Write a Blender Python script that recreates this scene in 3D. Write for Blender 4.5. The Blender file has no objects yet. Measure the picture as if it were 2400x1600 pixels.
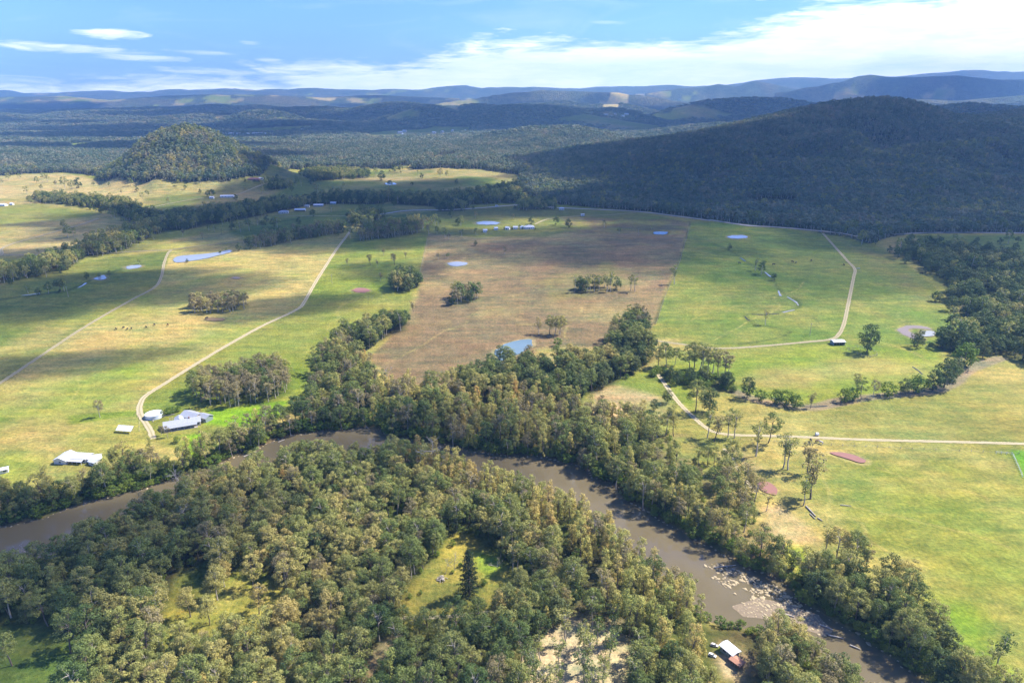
import bpy, bmesh, math, random
import numpy as np
from mathutils import Vector, Matrix
from mathutils.geometry import tessellate_polygon

random.seed(11)
rng = np.random.default_rng(11)
scn = bpy.context.scene
COL = scn.collection
R = math.radians

# ------------------------------------------------------------------ camera
CAM_H = 190.0
PITCH = R(19.7)
FOC = 1569.0                       # focal length for a 2352 wide picture
cam_data = bpy.data.cameras.new('camera')
cam_data.sensor_width = 36.0
cam_data.lens = FOC / 2352.0 * 36.0
cam_data.clip_start = 1.0
cam_data.clip_end = 90000.0
cam = bpy.data.objects.new('camera', cam_data)
cam.location = (0, 0, CAM_H)
cam.rotation_euler = (R(90) - PITCH, 0, 0)
COL.objects.link(cam)
scn.camera = cam

# ------------------------------------------------------------------ light
SUN_EL = R(50)
SUN_AZ = R(68)                     # clockwise from +Y (away from the camera) towards +X (right)
SUNV = Vector((math.cos(SUN_EL) * math.sin(SUN_AZ), math.cos(SUN_EL) * math.cos(SUN_AZ), math.sin(SUN_EL)))
sd = bpy.data.lights.new('sun', 'SUN')
sd.energy = 5.0
sd.angle = R(0.5)
sd.color = (1.0, 0.93, 0.82)
sun = bpy.data.objects.new('sun', sd)
sun.rotation_euler = (-SUNV).to_track_quat('-Z', 'Y').to_euler()
sun.location = (600, 300, 900)
COL.objects.link(sun)

world = bpy.data.worlds.new('World')
scn.world = world
world.use_nodes = True
wt = world.node_tree
wn, wl = wt.nodes, wt.links
wn.clear()
W_STR = 0.11
w_out = wn.new('ShaderNodeOutputWorld')
w_bg = wn.new('ShaderNodeBackground')
w_bg.inputs['Strength'].default_value = W_STR
wl.new(w_bg.outputs[0], w_out.inputs[0])
w_sky = wn.new('ShaderNodeTexSky')
w_sky.sky_type = 'NISHITA'
w_sky.sun_disc = False
w_sky.sun_elevation = SUN_EL
w_sky.sun_rotation = SUN_AZ
w_sky.altitude = 300
w_sky.air_density = 1.0
w_sky.dust_density = 0.4
w_sky.ozone_density = 3.0
w_tc = wn.new('ShaderNodeTexCoord')
w_sep = wn.new('ShaderNodeSeparateXYZ')
wl.new(w_tc.outputs['Generated'], w_sep.inputs[0])

def wmath(op, a, b=None, c=None, clamp=False):
    n = wn.new('ShaderNodeMath'); n.operation = op; n.use_clamp = clamp
    for i, v in enumerate((a, b, c)):
        if v is None: continue
        if isinstance(v, (int, float)): n.inputs[i].default_value = v
        else: wl.new(v, n.inputs[i])
    return n.outputs[0]

w_az = wmath('ARCTAN2', w_sep.outputs[0], w_sep.outputs[1])          # 0 straight ahead
w_h = wmath('SQRT', wmath('ADD', wmath('MULTIPLY', w_sep.outputs[0], w_sep.outputs[0]), wmath('MULTIPLY', w_sep.outputs[1], w_sep.outputs[1])))
w_el = wmath('DIVIDE', w_sep.outputs[2], wmath('MAXIMUM', w_h, 0.02))
# upper edge of the cloud bank as a function of azimuth
fc = wn.new('ShaderNodeFloatCurve')
w_t = wmath('MULTIPLY_ADD', w_az, 1 / 1.6, 0.5, clamp=True)
wl.new(w_t, fc.inputs['Value'])
def azt(px): return math.atan((px - 1176) / FOC / math.cos(PITCH)) / 1.6 + 0.5
cur = fc.mapping.curves[0]
edge_pts = [(-200, 188), (0, 190), (330, 186), (560, 176), (700, 158), (830, 141), (960, 138), (1050, 112), (1180, 92), (1290, 92), (1400, 104), (1520, 100), (1640, 78), (1750, 52), (1900, 32), (2100, 22), (2352, 8), (2600, 4)]
cur.points[0].location = (0.0, (215 - 188) / FOC * 5); cur.points[1].location = (1.0, (215 - 40) / FOC * 5)
for px, py in edge_pts:
    cur.points.new(azt(px), (215 - py) / FOC * 5)
fc.mapping.update()
w_edge = wmath('DIVIDE', fc.outputs[0], 5.0)
def wcomb(x, y, z=None):
    n = wn.new('ShaderNodeCombineXYZ')
    for i, v in enumerate((x, y, z)):
        if v is None: continue
        if isinstance(v, (int, float)): n.inputs[i].default_value = v
        else: wl.new(v, n.inputs[i])
    return n.outputs[0]
def wnoise(vec, scale, detail=8, rough=0.6, dist=0.0):
    n = wn.new('ShaderNodeTexNoise'); n.inputs['Scale'].default_value = scale
    n.inputs['Detail'].default_value = detail; n.inputs['Roughness'].default_value = rough
    n.inputs['Distortion'].default_value = dist
    wl.new(vec, n.inputs['Vector']); return n.outputs['Fac']
v1 = wcomb(wmath('MULTIPLY', w_az, 9.0), wmath('MULTIPLY', w_el, 46.0), 3.1)
v2 = wcomb(wmath('MULTIPLY', w_az, 22.0), wmath('MULTIPLY', w_el, 190.0), 7.7)
n_big = wnoise(v1, 1.0, 9, 0.62, 0.6)
n_fine = wnoise(v2, 1.0, 8, 0.6, 0.8)
d_edge = wmath('SUBTRACT', w_edge, w_el)                              # >0 below the edge
bank = wmath('ADD', wmath('MULTIPLY', d_edge, 44.0), wmath('MULTIPLY', wmath('SUBTRACT', n_big, 0.48), 3.0))
bank = wmath('ADD', bank, wmath('MULTIPLY', wmath('SUBTRACT', n_fine, 0.5), 2.0), clamp=True)
bank = wmath('SMOOTH_MIN', bank, 1.0, 0.2)
# loose wisps drifting above the bank
def bump_el(px0, px1, py, hw, amp):
    """soft horizontal streak between two azimuths at one elevation"""
    a0 = math.atan((px0 - 1176) / FOC / math.cos(PITCH)); a1 = math.atan((px1 - 1176) / FOC / math.cos(PITCH))
    ac, aw = (a0 + a1) / 2, abs(a1 - a0) / 2
    qa = wmath('DIVIDE', wmath('SUBTRACT', w_az, ac), aw)
    slope = wmath('MULTIPLY', wmath('SUBTRACT', w_az, ac), 0.03)
    qe = wmath('DIVIDE', wmath('SUBTRACT', wmath('ADD', w_el, slope), (215 - py) / FOC), hw / FOC)
    rr = wmath('ADD', wmath('MULTIPLY', qa, qa), wmath('MULTIPLY', qe, qe))
    g = wmath('SUBTRACT', 1.0, rr)
    g = wmath('ADD', g, wmath('MULTIPLY', wmath('SUBTRACT', n_fine, 0.5), 3.2))
    return wmath('MULTIPLY', wmath('MULTIPLY', g, 0.9, clamp=True), amp, clamp=True)
wisps = None
for args in [(60, 470, 132, 9, 0.75), (300, 460, 106, 10, 0.95), (-60, 120, 104, 8, 0.8), (330, 560, 146, 7, 0.7), (440, 700, 168, 8, 0.6),
             (-60, 60, 178, 10, 0.5), (480, 640, 134, 5, 0.4), (630, 680, 114, 4, 0.35), (1590, 1720, 30, 7, 0.5), (1720, 1900, 38, 8, 0.6),
             (1620, 1700, 12, 4, 0.3), (1320, 1400, 70, 4, 0.2), (-40, 330, 192, 14, 0.5), (300, 720, 186, 12, 0.6), (660, 720, 146, 5, 0.5)]:
    g = bump_el(*args)
    wisps = g if wisps is None else wmath('MAXIMUM', wisps, g)
v3 = wcomb(wmath('MULTIPLY', w_az, 5.0), wmath('MULTIPLY', w_el, 30.0), 1.3)
veil = wmath('MULTIPLY', wmath('SUBTRACT', wnoise(v3, 1.0, 6, 0.6, 1.2), 0.52), 1.2, clamp=True)
mask = wmath('MAXIMUM', wmath('MAXIMUM', bank, wisps), wmath('MULTIPLY', veil, 0.45))
ccol = wn.new('ShaderNodeMix'); ccol.data_type = 'RGBA'
wl.new(wmath('MULTIPLY_ADD', wmath('ADD', n_big, wmath('MULTIPLY', n_fine, 0.7)), 2.2, -1.25, clamp=True), ccol.inputs['Factor'])
CL = 0.92 / W_STR
ccol.inputs['A'].default_value = (CL * 0.70, CL * 0.80, CL * 0.92, 1)
ccol.inputs['B'].default_value = (CL * 1.02, CL * 1.02, CL * 1.02, 1)
mixs = wn.new('ShaderNodeMix'); mixs.data_type = 'RGBA'
wl.new(wmath('MULTIPLY', mask, 0.93), mixs.inputs['Factor'])
w_tint = wn.new('ShaderNodeMix'); w_tint.data_type = 'RGBA'; w_tint.blend_type = 'MULTIPLY'; w_tint.inputs['Factor'].default_value = 1.0
w_tint.inputs['B'].default_value = (0.40, 0.57, 1.10, 1)
wl.new(w_sky.outputs[0], w_tint.inputs['A'])
wl.new(w_tint.outputs['Result'], mixs.inputs['A'])
wl.new(ccol.outputs['Result'], mixs.inputs['B'])
wl.new(mixs.outputs['Result'], w_bg.inputs['Color'])

scn.view_settings.view_transform = 'Standard'
scn.view_settings.look = 'None'
scn.view_settings.gamma = 1.0
scn.view_settings.use_curve_mapping = False
scn.view_settings.exposure = 1.22
scn.render.engine = 'CYCLES'
cy = scn.cycles
cy.max_bounces = 5
cy.diffuse_bounces = 2
cy.glossy_bounces = 2
cy.transmission_bounces = 3
cy.volume_bounces = 0
cy.transparent_max_bounces = 16
cy.use_denoising = True
cy.use_adaptive_sampling = True
cy.adaptive_threshold = 0.02
cy.caustics_reflective = False
cy.caustics_refractive = False

# ------------------------------------------------------------------ helpers
def link(o): COL.objects.link(o); return o
def tag(o, label=None, cat=None, group=None, kind=None):
    if label: o['label'] = label
    if cat: o['category'] = cat
    if group: o['group'] = group
    if kind: o['kind'] = kind
    return o
def mesh_obj(name, verts, faces, mats=(), parent=None, smooth=False):
    me = bpy.data.meshes.new(name)
    me.from_pydata([tuple(v) for v in verts], [], [tuple(f) for f in faces])
    for m in mats: me.materials.append(m)
    if smooth: me.polygons.foreach_set('use_smooth', [True] * len(me.polygons))
    o = bpy.data.objects.new(name, me); link(o)
    if parent is not None: o.parent = parent
    return o
def empty(name, loc, rz=0.0, scale=1.0):
    o = bpy.data.objects.new(name, None); link(o)
    o.empty_display_size = 0.5
    o.location = loc; o.rotation_euler = (0, 0, rz); o.scale = (scale,) * 3
    return o
def fast_mesh(name, V, Q, mats=(), mat_idx=None, nsides=4):
    """mesh from numpy arrays V (n,3) and Q (m,nsides)"""
    me = bpy.data.meshes.new(name)
    me.vertices.add(len(V)); me.vertices.foreach_set('co', np.asarray(V, np.float32).ravel())
    m = len(Q)
    me.loops.add(m * nsides); me.loops.foreach_set('vertex_index', np.asarray(Q, np.int32).ravel())
    me.polygons.add(m)
    me.polygons.foreach_set('loop_start', np.arange(m, dtype=np.int32) * nsides)
    for mm in mats: me.materials.append(mm)
    if mat_idx is not None: me.polygons.foreach_set('material_index', np.asarray(mat_idx, np.int32))
    me.update(calc_edges=True)
    return me

# value noise ---------------------------------------------------------------
def _hash(ix, iy, seed):
    h = (ix.astype(np.int64) * 374761393 + iy.astype(np.int64) * 668265263 + seed * 974711) & 0xffffffff
    h = ((h ^ (h >> 13)) * 1274126177) & 0xffffffff
    h = h ^ (h >> 16)
    return (h & 0xffffff) / float(0xffffff)
def vnoise(x, y, seed=0):
    x = np.asarray(x, float); y = np.asarray(y, float)
    ix = np.floor(x); iy = np.floor(y); fx = x - ix; fy = y - iy
    fx = fx * fx * fx * (fx * (fx * 6 - 15) + 10); fy = fy * fy * fy * (fy * (fy * 6 - 15) + 10)
    a = _hash(ix, iy, seed); b = _hash(ix + 1, iy, seed); c = _hash(ix, iy + 1, seed); d = _hash(ix + 1, iy + 1, seed)
    return (a * (1 - fx) + b * fx) * (1 - fy) + (c * (1 - fx) + d * fx) * fy
def fbm(x, y, seed=0, octv=4, gain=0.5):
    s = 0; amp = 1; tot = 0
    for k in range(octv):
        s = s + amp * (vnoise(x * 2 ** k + 17.3 * k, y * 2 ** k - 9.1 * k, seed + k) * 2 - 1); tot += amp; amp *= gain
    return s / tot
def sstep(a, b, x):
    t = np.clip((np.asarray(x, float) - a) / (b - a), 0, 1); return t * t * (3 - 2 * t)

# picture position -> place on the ground ------------------------------------
CP, SP = math.cos(PITCH), math.sin(PITCH)
def ray(px, py):
    a = (np.asarray(px, float) - 1176) / FOC; k = (np.asarray(py, float) - 784) / FOC
    return a, CP - k * SP, -SP - k * CP          # direction x, y, z
def on_level(px, py, z=0.0):
    dx, dy, dz = ray(px, py); t = (z - CAM_H) / dz
    return dx * t, dy * t
def project(x, y, z):
    h = CAM_H - z; c = y * CP + h * SP
    return 1176 + FOC * x / c, 784 + FOC * (h * CP - y * SP) / c

def sdpoly(x, y, poly):
    """signed distance to a polygon, negative inside (numpy)"""
    P = np.asarray(poly, float)
    d2 = np.full(x.shape, 1e18); ins = np.zeros(x.shape, bool)
    n = len(P)
    for i in range(n):
        ax, ay = P[i]; bx, by = P[(i + 1) % n]
        ex, ey = bx - ax, by - ay; L = ex * ex + ey * ey + 1e-9
        t = np.clip(((x - ax) * ex + (y - ay) * ey) / L, 0, 1)
        qx = x - ax - t * ex; qy = y - ay - t * ey
        d2 = np.minimum(d2, qx * qx + qy * qy)
        cross = (ay > y) != (by > y)
        if cross.any():
            xi = ax + (y - ay) * ex / (ey if abs(ey) > 1e-12 else 1e-12)
            ins ^= cross & (x < xi)
    d = np.sqrt(d2)
    return np.where(ins, -d, d)
def sd_box(x, y, poly, margin):
    """like sdpoly, but far points just get `margin`"""
    P = np.asarray(poly, float)
    out = np.full(x.shape, float(margin))
    m = (x > P[:, 0].min() - margin) & (x < P[:, 0].max() + margin) & (y > P[:, 1].min() - margin) & (y < P[:, 1].max() + margin)
    if m.any(): out[m] = np.minimum(sdpoly(x[m], y[m], P), margin)
    return out
def sdline(x, y, line, margin):
    P = np.asarray(line, float)
    out = np.full(x.shape, float(margin))
    m = (x > P[:, 0].min() - margin) & (x < P[:, 0].max() + margin) & (y > P[:, 1].min() - margin) & (y < P[:, 1].max() + margin)
    if not m.any(): return out
    X, Y = x[m], y[m]; d2 = np.full(X.shape, 1e18)
    for i in range(len(P) - 1):
        ax, ay = P[i]; ex, ey = P[i + 1] - P[i]; L = ex * ex + ey * ey + 1e-9
        t = np.clip(((X - ax) * ex + (Y - ay) * ey) / L, 0, 1)
        d2 = np.minimum(d2, (X - ax - t * ex) ** 2 + (Y - ay - t * ey) ** 2)
    out[m] = np.minimum(np.sqrt(d2), margin)
    return out
def smooth_line(pts, n=6):
    """Catmull-Rom through the points"""
    P = [np.array(p, float) for p in pts]
    P = [2 * P[0] - P[1]] + P + [2 * P[-1] - P[-2]]
    out = []
    for i in range(1, len(P) - 2):
        p0, p1, p2, p3 = P[i - 1:i + 3]
        for k in range(n):
            t = k / n
            out.append(0.5 * ((2 * p1) + (-p0 + p2) * t + (2 * p0 - 5 * p1 + 4 * p2 - p3) * t * t + (-p0 + 3 * p1 - 3 * p2 + p3) * t ** 3))
    out.append(P[-2])
    return np.array(out)

# ------------------------------------------------------------------ the lie of the land
# ridges: picture silhouette (px, py), distance Y of the crest, width of the front and of the back slope
def ridge(rows):
    r = []
    for px, py, Y, wf, wb in rows:
        k = (py - 784) / FOC
        h = Y * (SP + k * CP) / (CP - k * SP)
        c = Y * CP + h * SP
        r.append(((px - 1176) / FOC * c / Y, Y, CAM_H - h - (13 if Y < 7500 else 0), wf * (0.5 if 4500 < Y < 12000 else 1), wb * (0.5 if 4500 < Y < 12000 else 1)))
    r.sort()
    return np.array(r)
RIDGES = [
    # the big forested mountain on the right
    ridge([(900, 372, 2000, 200, 400), (1000, 362, 2050, 300, 400), (1200, 360, 2100, 500, 500), (1330, 336, 2150, 700, 600), (1420, 326, 2150, 800, 600), (1500, 318, 2150, 900, 700),
           (1600, 303, 2200, 1000, 800), (1700, 280, 2250, 1050, 900), (1800, 256, 2300, 1000, 1000), (1900, 235, 2300, 950, 1000), (1990, 224, 2300, 900, 1000), (2040, 224, 2300, 900, 1000),
           (2090, 230, 2300, 950, 1000), (2150, 248, 2250, 1050, 1000), (2200, 264, 2200, 1100, 900), (2352, 266, 2200, 1100, 900), (2600, 270, 2200, 1100, 900)]),
    ridge([(2150, 300, 2700, 500, 800), (2250, 262, 2700, 600, 800), (2352, 250, 2700, 700, 900), (2700, 250, 2700, 700, 900)]),
    ridge([(2050, 300, 3600, 800, 800), (2150, 244, 3600, 800, 800), (2230, 235, 3600, 800, 800), (2330, 244, 3600, 800, 800), (2600, 262, 3600, 800, 800)]),
    # spurs on its face
    ridge([(1500, 470, 1250, 200, 300), (1700, 440, 1350, 300, 400), (1850, 425, 1400, 350, 450), (2050, 420, 1400, 350, 450), (2250, 440, 1350, 300, 400), (2500, 450, 1300, 300, 300)]),
    # the round knoll on the left
    ridge([(215, 418, 1620, 150, 300), (250, 390, 1650, 220, 350), (290, 353, 1690, 270, 380), (330, 316, 1720, 320, 400), (380, 293, 1740, 330, 420), (425, 283, 1750, 330, 420),
           (475, 293, 1750, 340, 420), (530, 320, 1740, 330, 400), (580, 347, 1720, 300, 380), (630, 368, 1690, 230, 350), (680, 386, 1650, 150, 300), (710, 400, 1620, 120, 250)]),
    ridge([(-300, 345, 2200, 500, 600), (0, 347, 2200, 500, 600), (100, 352, 2150, 450, 500), (200, 358, 2100, 400, 500), (260, 372, 2050, 300, 400)]),
    # the sunlit middle ridge
    ridge([(640, 372, 2500, 300, 500), (720, 345, 2600, 400, 600), (800, 328, 2700, 500, 600), (900, 322, 2700, 500, 600), (1000, 330, 2700, 500, 600), (1050, 322, 2900, 600, 700), (1130, 304, 3000, 700, 800), (1220, 292, 3000, 700, 800),
           (1320, 288, 3000, 700, 800), (1390, 302, 3000, 700, 800), (1440, 325, 2900, 600, 700), (1500, 350, 2800, 400, 600)]),
    ridge([(1430, 322, 3700, 400, 600), (1490, 300, 3800, 500, 700), (1560, 290, 3800, 600, 700), (1650, 282, 3800, 600, 700), (1750, 285, 3800, 600, 700)]),
    # dark hump behind the mountain
    ridge([(1380, 285, 5200, 900, 1200), (1470, 268, 5200, 1000, 1200), (1540, 246, 5200, 1100, 1400), (1620, 229, 5200, 1200, 1500), (1700, 223, 5200, 1200, 1500), (1800, 223, 5200, 1200, 1500), (1880, 238, 5200, 1200, 1500), (1960, 262, 5200, 1000, 1200)]),
    # middle distance
    ridge([(620, 290, 5800, 700, 800), (700, 275, 5900, 800, 900), (780, 258, 6000, 900, 1000), (850, 243, 6000, 900, 1000), (900, 252, 6000, 900, 1000), (960, 270, 5900, 800, 900), (1020, 285, 5800, 700, 800)]),
    ridge([(860, 290, 4900, 500, 600), (920, 275, 4900, 600, 700), (1000, 266, 4900, 600, 700), (1080, 270, 4900, 600, 700), (1150, 285, 4800, 500, 600)]),
    ridge([(930, 262, 8000, 1200, 1500), (1000, 238, 8000, 1300, 1500), (1080, 228, 8200, 1400, 1600), (1150, 216, 8400, 1500, 1700), (1240, 207, 8500, 1500, 1800), (1330, 210, 8500, 1500, 1800), (1420, 213, 8500, 1500, 1800), (1500, 222, 8400, 1400, 1600), (1600, 240, 8200, 1300, 1500)]),
    ridge([(1150, 262, 6500, 900, 1100), (1220, 240, 6600, 1000, 1200), (1290, 230, 6600, 1100, 1200), (1360, 240, 6600, 1000, 1200), (1430, 262, 6500, 900, 1100)]),
    ridge([(-400, 222, 9500, 2600, 2500), (0, 223, 9500, 2600, 2500), (150, 221, 9500, 2500, 2500), (250, 230, 9300, 2400, 2500), (380, 220, 9500, 2500, 2500), (480, 217, 9600, 2600, 2500), (620, 218, 9700, 2500, 2500), (740, 224, 9800, 2300, 2500), (860, 218, 10000, 2300, 2500), (960, 222, 10000, 2200, 2500), (1060, 226, 10000, 2000, 2500)]),
    ridge([(-400, 262, 6600, 1300, 1500), (0, 258, 6700, 1400, 1500), (120, 252, 6800, 1500, 1500), (260, 262, 6700, 1300, 1500), (380, 246, 6900, 1500, 1500), (500, 250, 6800, 1400, 1500), (600, 262, 6700, 1200, 1400), (680, 275, 6500, 1000, 1200)]),
    # right-hand ranges
    ridge([(1480, 215, 10500, 1800, 2000), (1560, 203, 10800, 2000, 2200), (1620, 199, 11000, 2200, 2200), (1650, 193, 11000, 2200, 2200), (1690, 199, 11000, 2200, 2200), (1730, 185, 11200, 2300, 2200), (1790, 196, 11200, 2300, 2200), (1830, 205, 11000, 2200, 2200), (1900, 210, 11000, 2000, 2000)]),
    ridge([(1780, 214, 9500, 1600, 1800), (1860, 200, 9600, 1800, 2000), (1930, 188, 9700, 2000, 2200), (1975, 173, 9800, 2200, 2400), (2000, 170, 9800, 2200, 2400), (2040, 175, 9800, 2200, 2400), (2110, 176, 9800, 2200, 2400), (2200, 172, 9800, 2200, 2400), (2300, 182, 9800, 2200, 2400), (2500, 180, 9800, 2200, 2400), (2800, 190, 9800, 2200, 2400)]),
    ridge([(1900, 240, 7000, 1200, 1500), (2050, 222, 7200, 1400, 1600), (2200, 228, 7200, 1400, 1600), (2352, 215, 7200, 1400, 1600), (2700, 215, 7200, 1400, 1600)]),
    # the palest ranges on the skyline
    ridge([(-600, 214, 14200, 2500, 2500), (0, 215, 14200, 2500, 2500), (200, 212, 14200, 2500, 2500), (260, 208, 14200, 2500, 2500), (330, 209, 14200, 2500, 2500), (380, 215, 14200, 2500, 2500), (480, 209, 14200, 2500, 2500), (540, 206, 14200, 2500, 2500), (600, 214, 14200, 2500, 2500), (700, 207, 14200, 2500, 2500), (800, 204, 14200, 2500, 2500),
           (870, 211, 14200, 2500, 2500), (980, 208, 14200, 2500, 2500), (1070, 198, 14200, 2500, 2500), (1130, 206, 14200, 2500, 2500), (1250, 208, 14200, 2500, 2500), (1400, 207, 14200, 2500, 2500), (1550, 201, 14200, 2500, 2500), (1700, 205, 14200, 2500, 2500), (1870, 189, 14200, 2500, 2500), (1920, 186, 14200, 2500, 2500), (2100, 190, 14200, 2500, 2500), (2352, 170, 14200, 2500, 2500), (2800, 180, 14200, 2500, 2500)]),
    ridge([(-600, 214, 14200, 2500, 2500), (900, 206, 14200, 2500, 2500), (1300, 200, 14200, 2500, 2500), (1600, 196, 14200, 2500, 2500), (1800, 186, 14200, 2500, 2500), (2050, 178, 14200, 2500, 2500), (2200, 163, 14200, 2500, 2500), (2260, 160, 14200, 2500, 2500), (2352, 168, 14200, 2500, 2500), (2900, 175, 14200, 2500, 2500)]),
]

_rh = random.Random(17)
KNOBS = []
while len(KNOBS) < 130:
    Y_ = _rh.uniform(4600, 10500); py_ = _rh.uniform(236, 284); u_ = _rh.uniform(-1.0, 1.0); z_ = CAM_H - Y_ * (py_ - 222) / FOC
    if z_ < 25 or (u_ > 0.15 and Y_ < 5400): continue
    KNOBS.append((u_ * Y_, Y_, z_, (150 + 0.030 * Y_) * _rh.uniform(.8, 1.5), _rh.uniform(1.0, 2.2), _rh.uniform(-.5, .5)))

def base_height(x, y):
    Y = np.maximum(y, 30.0); u = x / Y
    z = 5.0 * fbm(x / 520 + 3, y / 520, 5, 3) * sstep(480, 1100, Y) + 1.0 * fbm(x / 120, y / 120, 9, 3) * sstep(430, 600, Y)
    z = z + 7.0 * np.exp(-((x - 120) / 190) ** 2 - ((y - 830) / 170) ** 2)            # rise of the brown paddock
    z = z + 5.0 * np.exp(-((x - 640) / 160) ** 2 - ((y - 860) / 150) ** 2)
    z = z + 10.0 * np.clip(fbm(x / 900, y / 900, 31, 4), -0.2, 1) * sstep(1300, 2500, Y)
    z = z + 50.0 * np.clip(fbm(x / 1300 + 7, y / 1300, 41, 5) + 0.02, 0, 1) * sstep(3300, 5600, Y)
    z = z + 22.0 * (0.45 - np.abs(fbm(x / 1300 + 3, y / 1300, 47, 4))) * sstep(4200, 6500, Y)
    if np.max(Y) > 3500:
        for kx, ky, kz, kr, ke, ka in KNOBS:
            dx = x - kx; dy = y - ky; a_ = dx * math.cos(ka) + dy * math.sin(ka); b_ = -dx * math.sin(ka) + dy * math.cos(ka)
            q = (a_ / (kr * ke)) ** 2 + (b_ / kr) ** 2
            m = q < 4
            if m.any():
                zk = kz * (np.exp(-q * 1.3) * 1.01 - 0.006); hh = np.clip(0.5 + 0.5 * (zk - z) / 8.0, 0, 1)
                z = np.where(m, z * (1 - hh) + zk * hh, z)
    wob = fbm(x / 380, y / 380, 21, 4); wob2 = fbm(x / 150, y / 150, 25, 3)
    for i, r in enumerate(RIDGES):
        us = r[:, 0]
        Yc = np.interp(u, us, r[:, 1]); zc = np.interp(u, us, r[:, 2], left=-50, right=-50)
        if r[0, 1] > 12000: zc = zc + 75 * fbm(u * 11 + i, u * 0, 55 + i, 4)
        wf = np.interp(u, us, r[:, 3]); wb = np.interp(u, us, r[:, 4])
        big = min(1.0, r[:, 2].max() / 250)
        sc = max(1.0, r[:, 1].mean() / 2500)
        wv = fbm(x / (420 * sc), y / (420 * sc), 21 + i, 4) if sc > 1.2 else wob
        q = Y - Yc
        near = sstep(0, 0.30, np.abs(q) / wf)
        qq = np.where(q < 0, q / (wf * (1 + 0.30 * wv * near)), q / wb)
        t = np.clip(1 - np.abs(qq), 0, 1)
        prof = t * t * (3 - 2 * t) * 0.55 + t * 0.45
        zz = zc * prof * (1 - 0.0 * near) + (-np.abs(wv) * (0.85 if sc < 1.6 else 0.6) * zc + (0.35 - np.abs(wob2)) * 0.13 * zc / sc) * near * np.clip(prof * 2.5, 0, 1)
        m = (t > 0) & (zc > 0)
        # smooth maximum with what is there
        k = 6.0 + 0.02 * np.maximum(zc, 0)
        h = np.clip(0.5 + 0.5 * (zz - z) / k, 0, 1)
        z = np.where(m, z * (1 - h) + zz * h + k * h * (1 - h) * 0.5, z)
    return z

RIVER_Z = -2.6
def up16(L): return [(a, b - 22 * max(0.0, min(1.0, (a - 60) / 150, (1120 - a) / 150))) for a, b in L]
NORTH = [(-420, 1330), (-250, 1270), (-120, 1236), (0, 1212), (100, 1192), (200, 1155), (300, 1130), (390, 1103), (480, 1075), (570, 1042), (640, 1012), (700, 998), (780, 990), (862, 980), (885, 1000), (960, 1012), (1050, 1030), (1150, 1046),
         (1250, 1056), (1325, 1070), (1350, 1092), (1400, 1118), (1450, 1158), (1510, 1192), (1560, 1218), (1620, 1252), (1680, 1290), (1740, 1316), (1800, 1348), (1860, 1398), (1960, 1462), (2060, 1530), (2140, 1590), (2230, 1680)]
SOUTH = [(2040, 1680), (1985, 1620), (1930, 1568), (1880, 1530), (1820, 1490), (1750, 1452), (1690, 1430), (1645, 1425), (1590, 1392), (1520, 1340), (1450, 1290), (1400, 1235), (1330, 1185), (1270, 1160), (1180, 1130), (1080, 1100), (1000, 1082), (940, 1076), (850, 1078), (760, 1078),
         (690, 1082), (620, 1095), (540, 1122), (470, 1150), (400, 1180), (320, 1215), (220, 1262), (130, 1300), (40, 1335), (-120, 1385), (-420, 1480)]
def lvl(pts, z=0.0):
    a = np.array(pts, float); x, y = on_level(a[:, 0], a[:, 1], z); return np.stack([x, y], 1)
SOUTH = up16(SOUTH)
N_W = smooth_line(lvl(NORTH, RIVER_Z), 4); S_W = smooth_line(lvl(SOUTH, RIVER_Z), 4)
# ragged banks
def rag(line, amp, seed):
    out = []
    for i, p in enumerate(line):
        out.append(p + amp * np.array([float(fbm(np.array(p[0] / 14), np.array(p[1] / 14), seed, 3)), float(fbm(np.array(p[0] / 14 + 50), np.array(p[1] / 14), seed, 3))]))
    return np.array(out)
N_W = rag(N_W, 3.0, 61); S_W = rag(S_W, 3.0, 63)
RIVER = np.concatenate([N_W, S_W])

def ground_at(px, py, fn):
    """first hit of the picture rays with height function fn"""
    px = np.atleast_1d(np.asarray(px, float)); py = np.atleast_1d(np.asarray(py, float))
    dx, dy, dz = ray(px, py)
    Ys = np.exp(np.linspace(math.log(80), math.log(15400), 800))
    lo = np.full(px.shape, np.nan); hi = np.full(px.shape, np.nan)
    done = np.zeros(px.shape, bool); prev = np.full(px.shape, 60.0)
    Yg = Ys[None, :]; t = Yg / dy[:, None]
    X = dx[:, None] * t; Z = CAM_H + dz[:, None] * t
    G = fn(X, np.broadcast_to(Yg, X.shape))
    below = Z < G
    idx = np.argmax(below, 1)
    for i in range(len(px)):
        if not below[i].any(): lo[i], hi[i] = 15200, 15400
        else: hi[i] = Ys[idx[i]]; lo[i] = Ys[max(idx[i] - 1, 0)]
    for _ in range(14):
        mid = (lo + hi) / 2; t = mid / dy
        b = (CAM_H + dz * t) < fn(dx * t, mid)
        hi = np.where(b, mid, hi); lo = np.where(b, lo, mid)
    t = hi / dy
    return dx * t, hi

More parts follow.
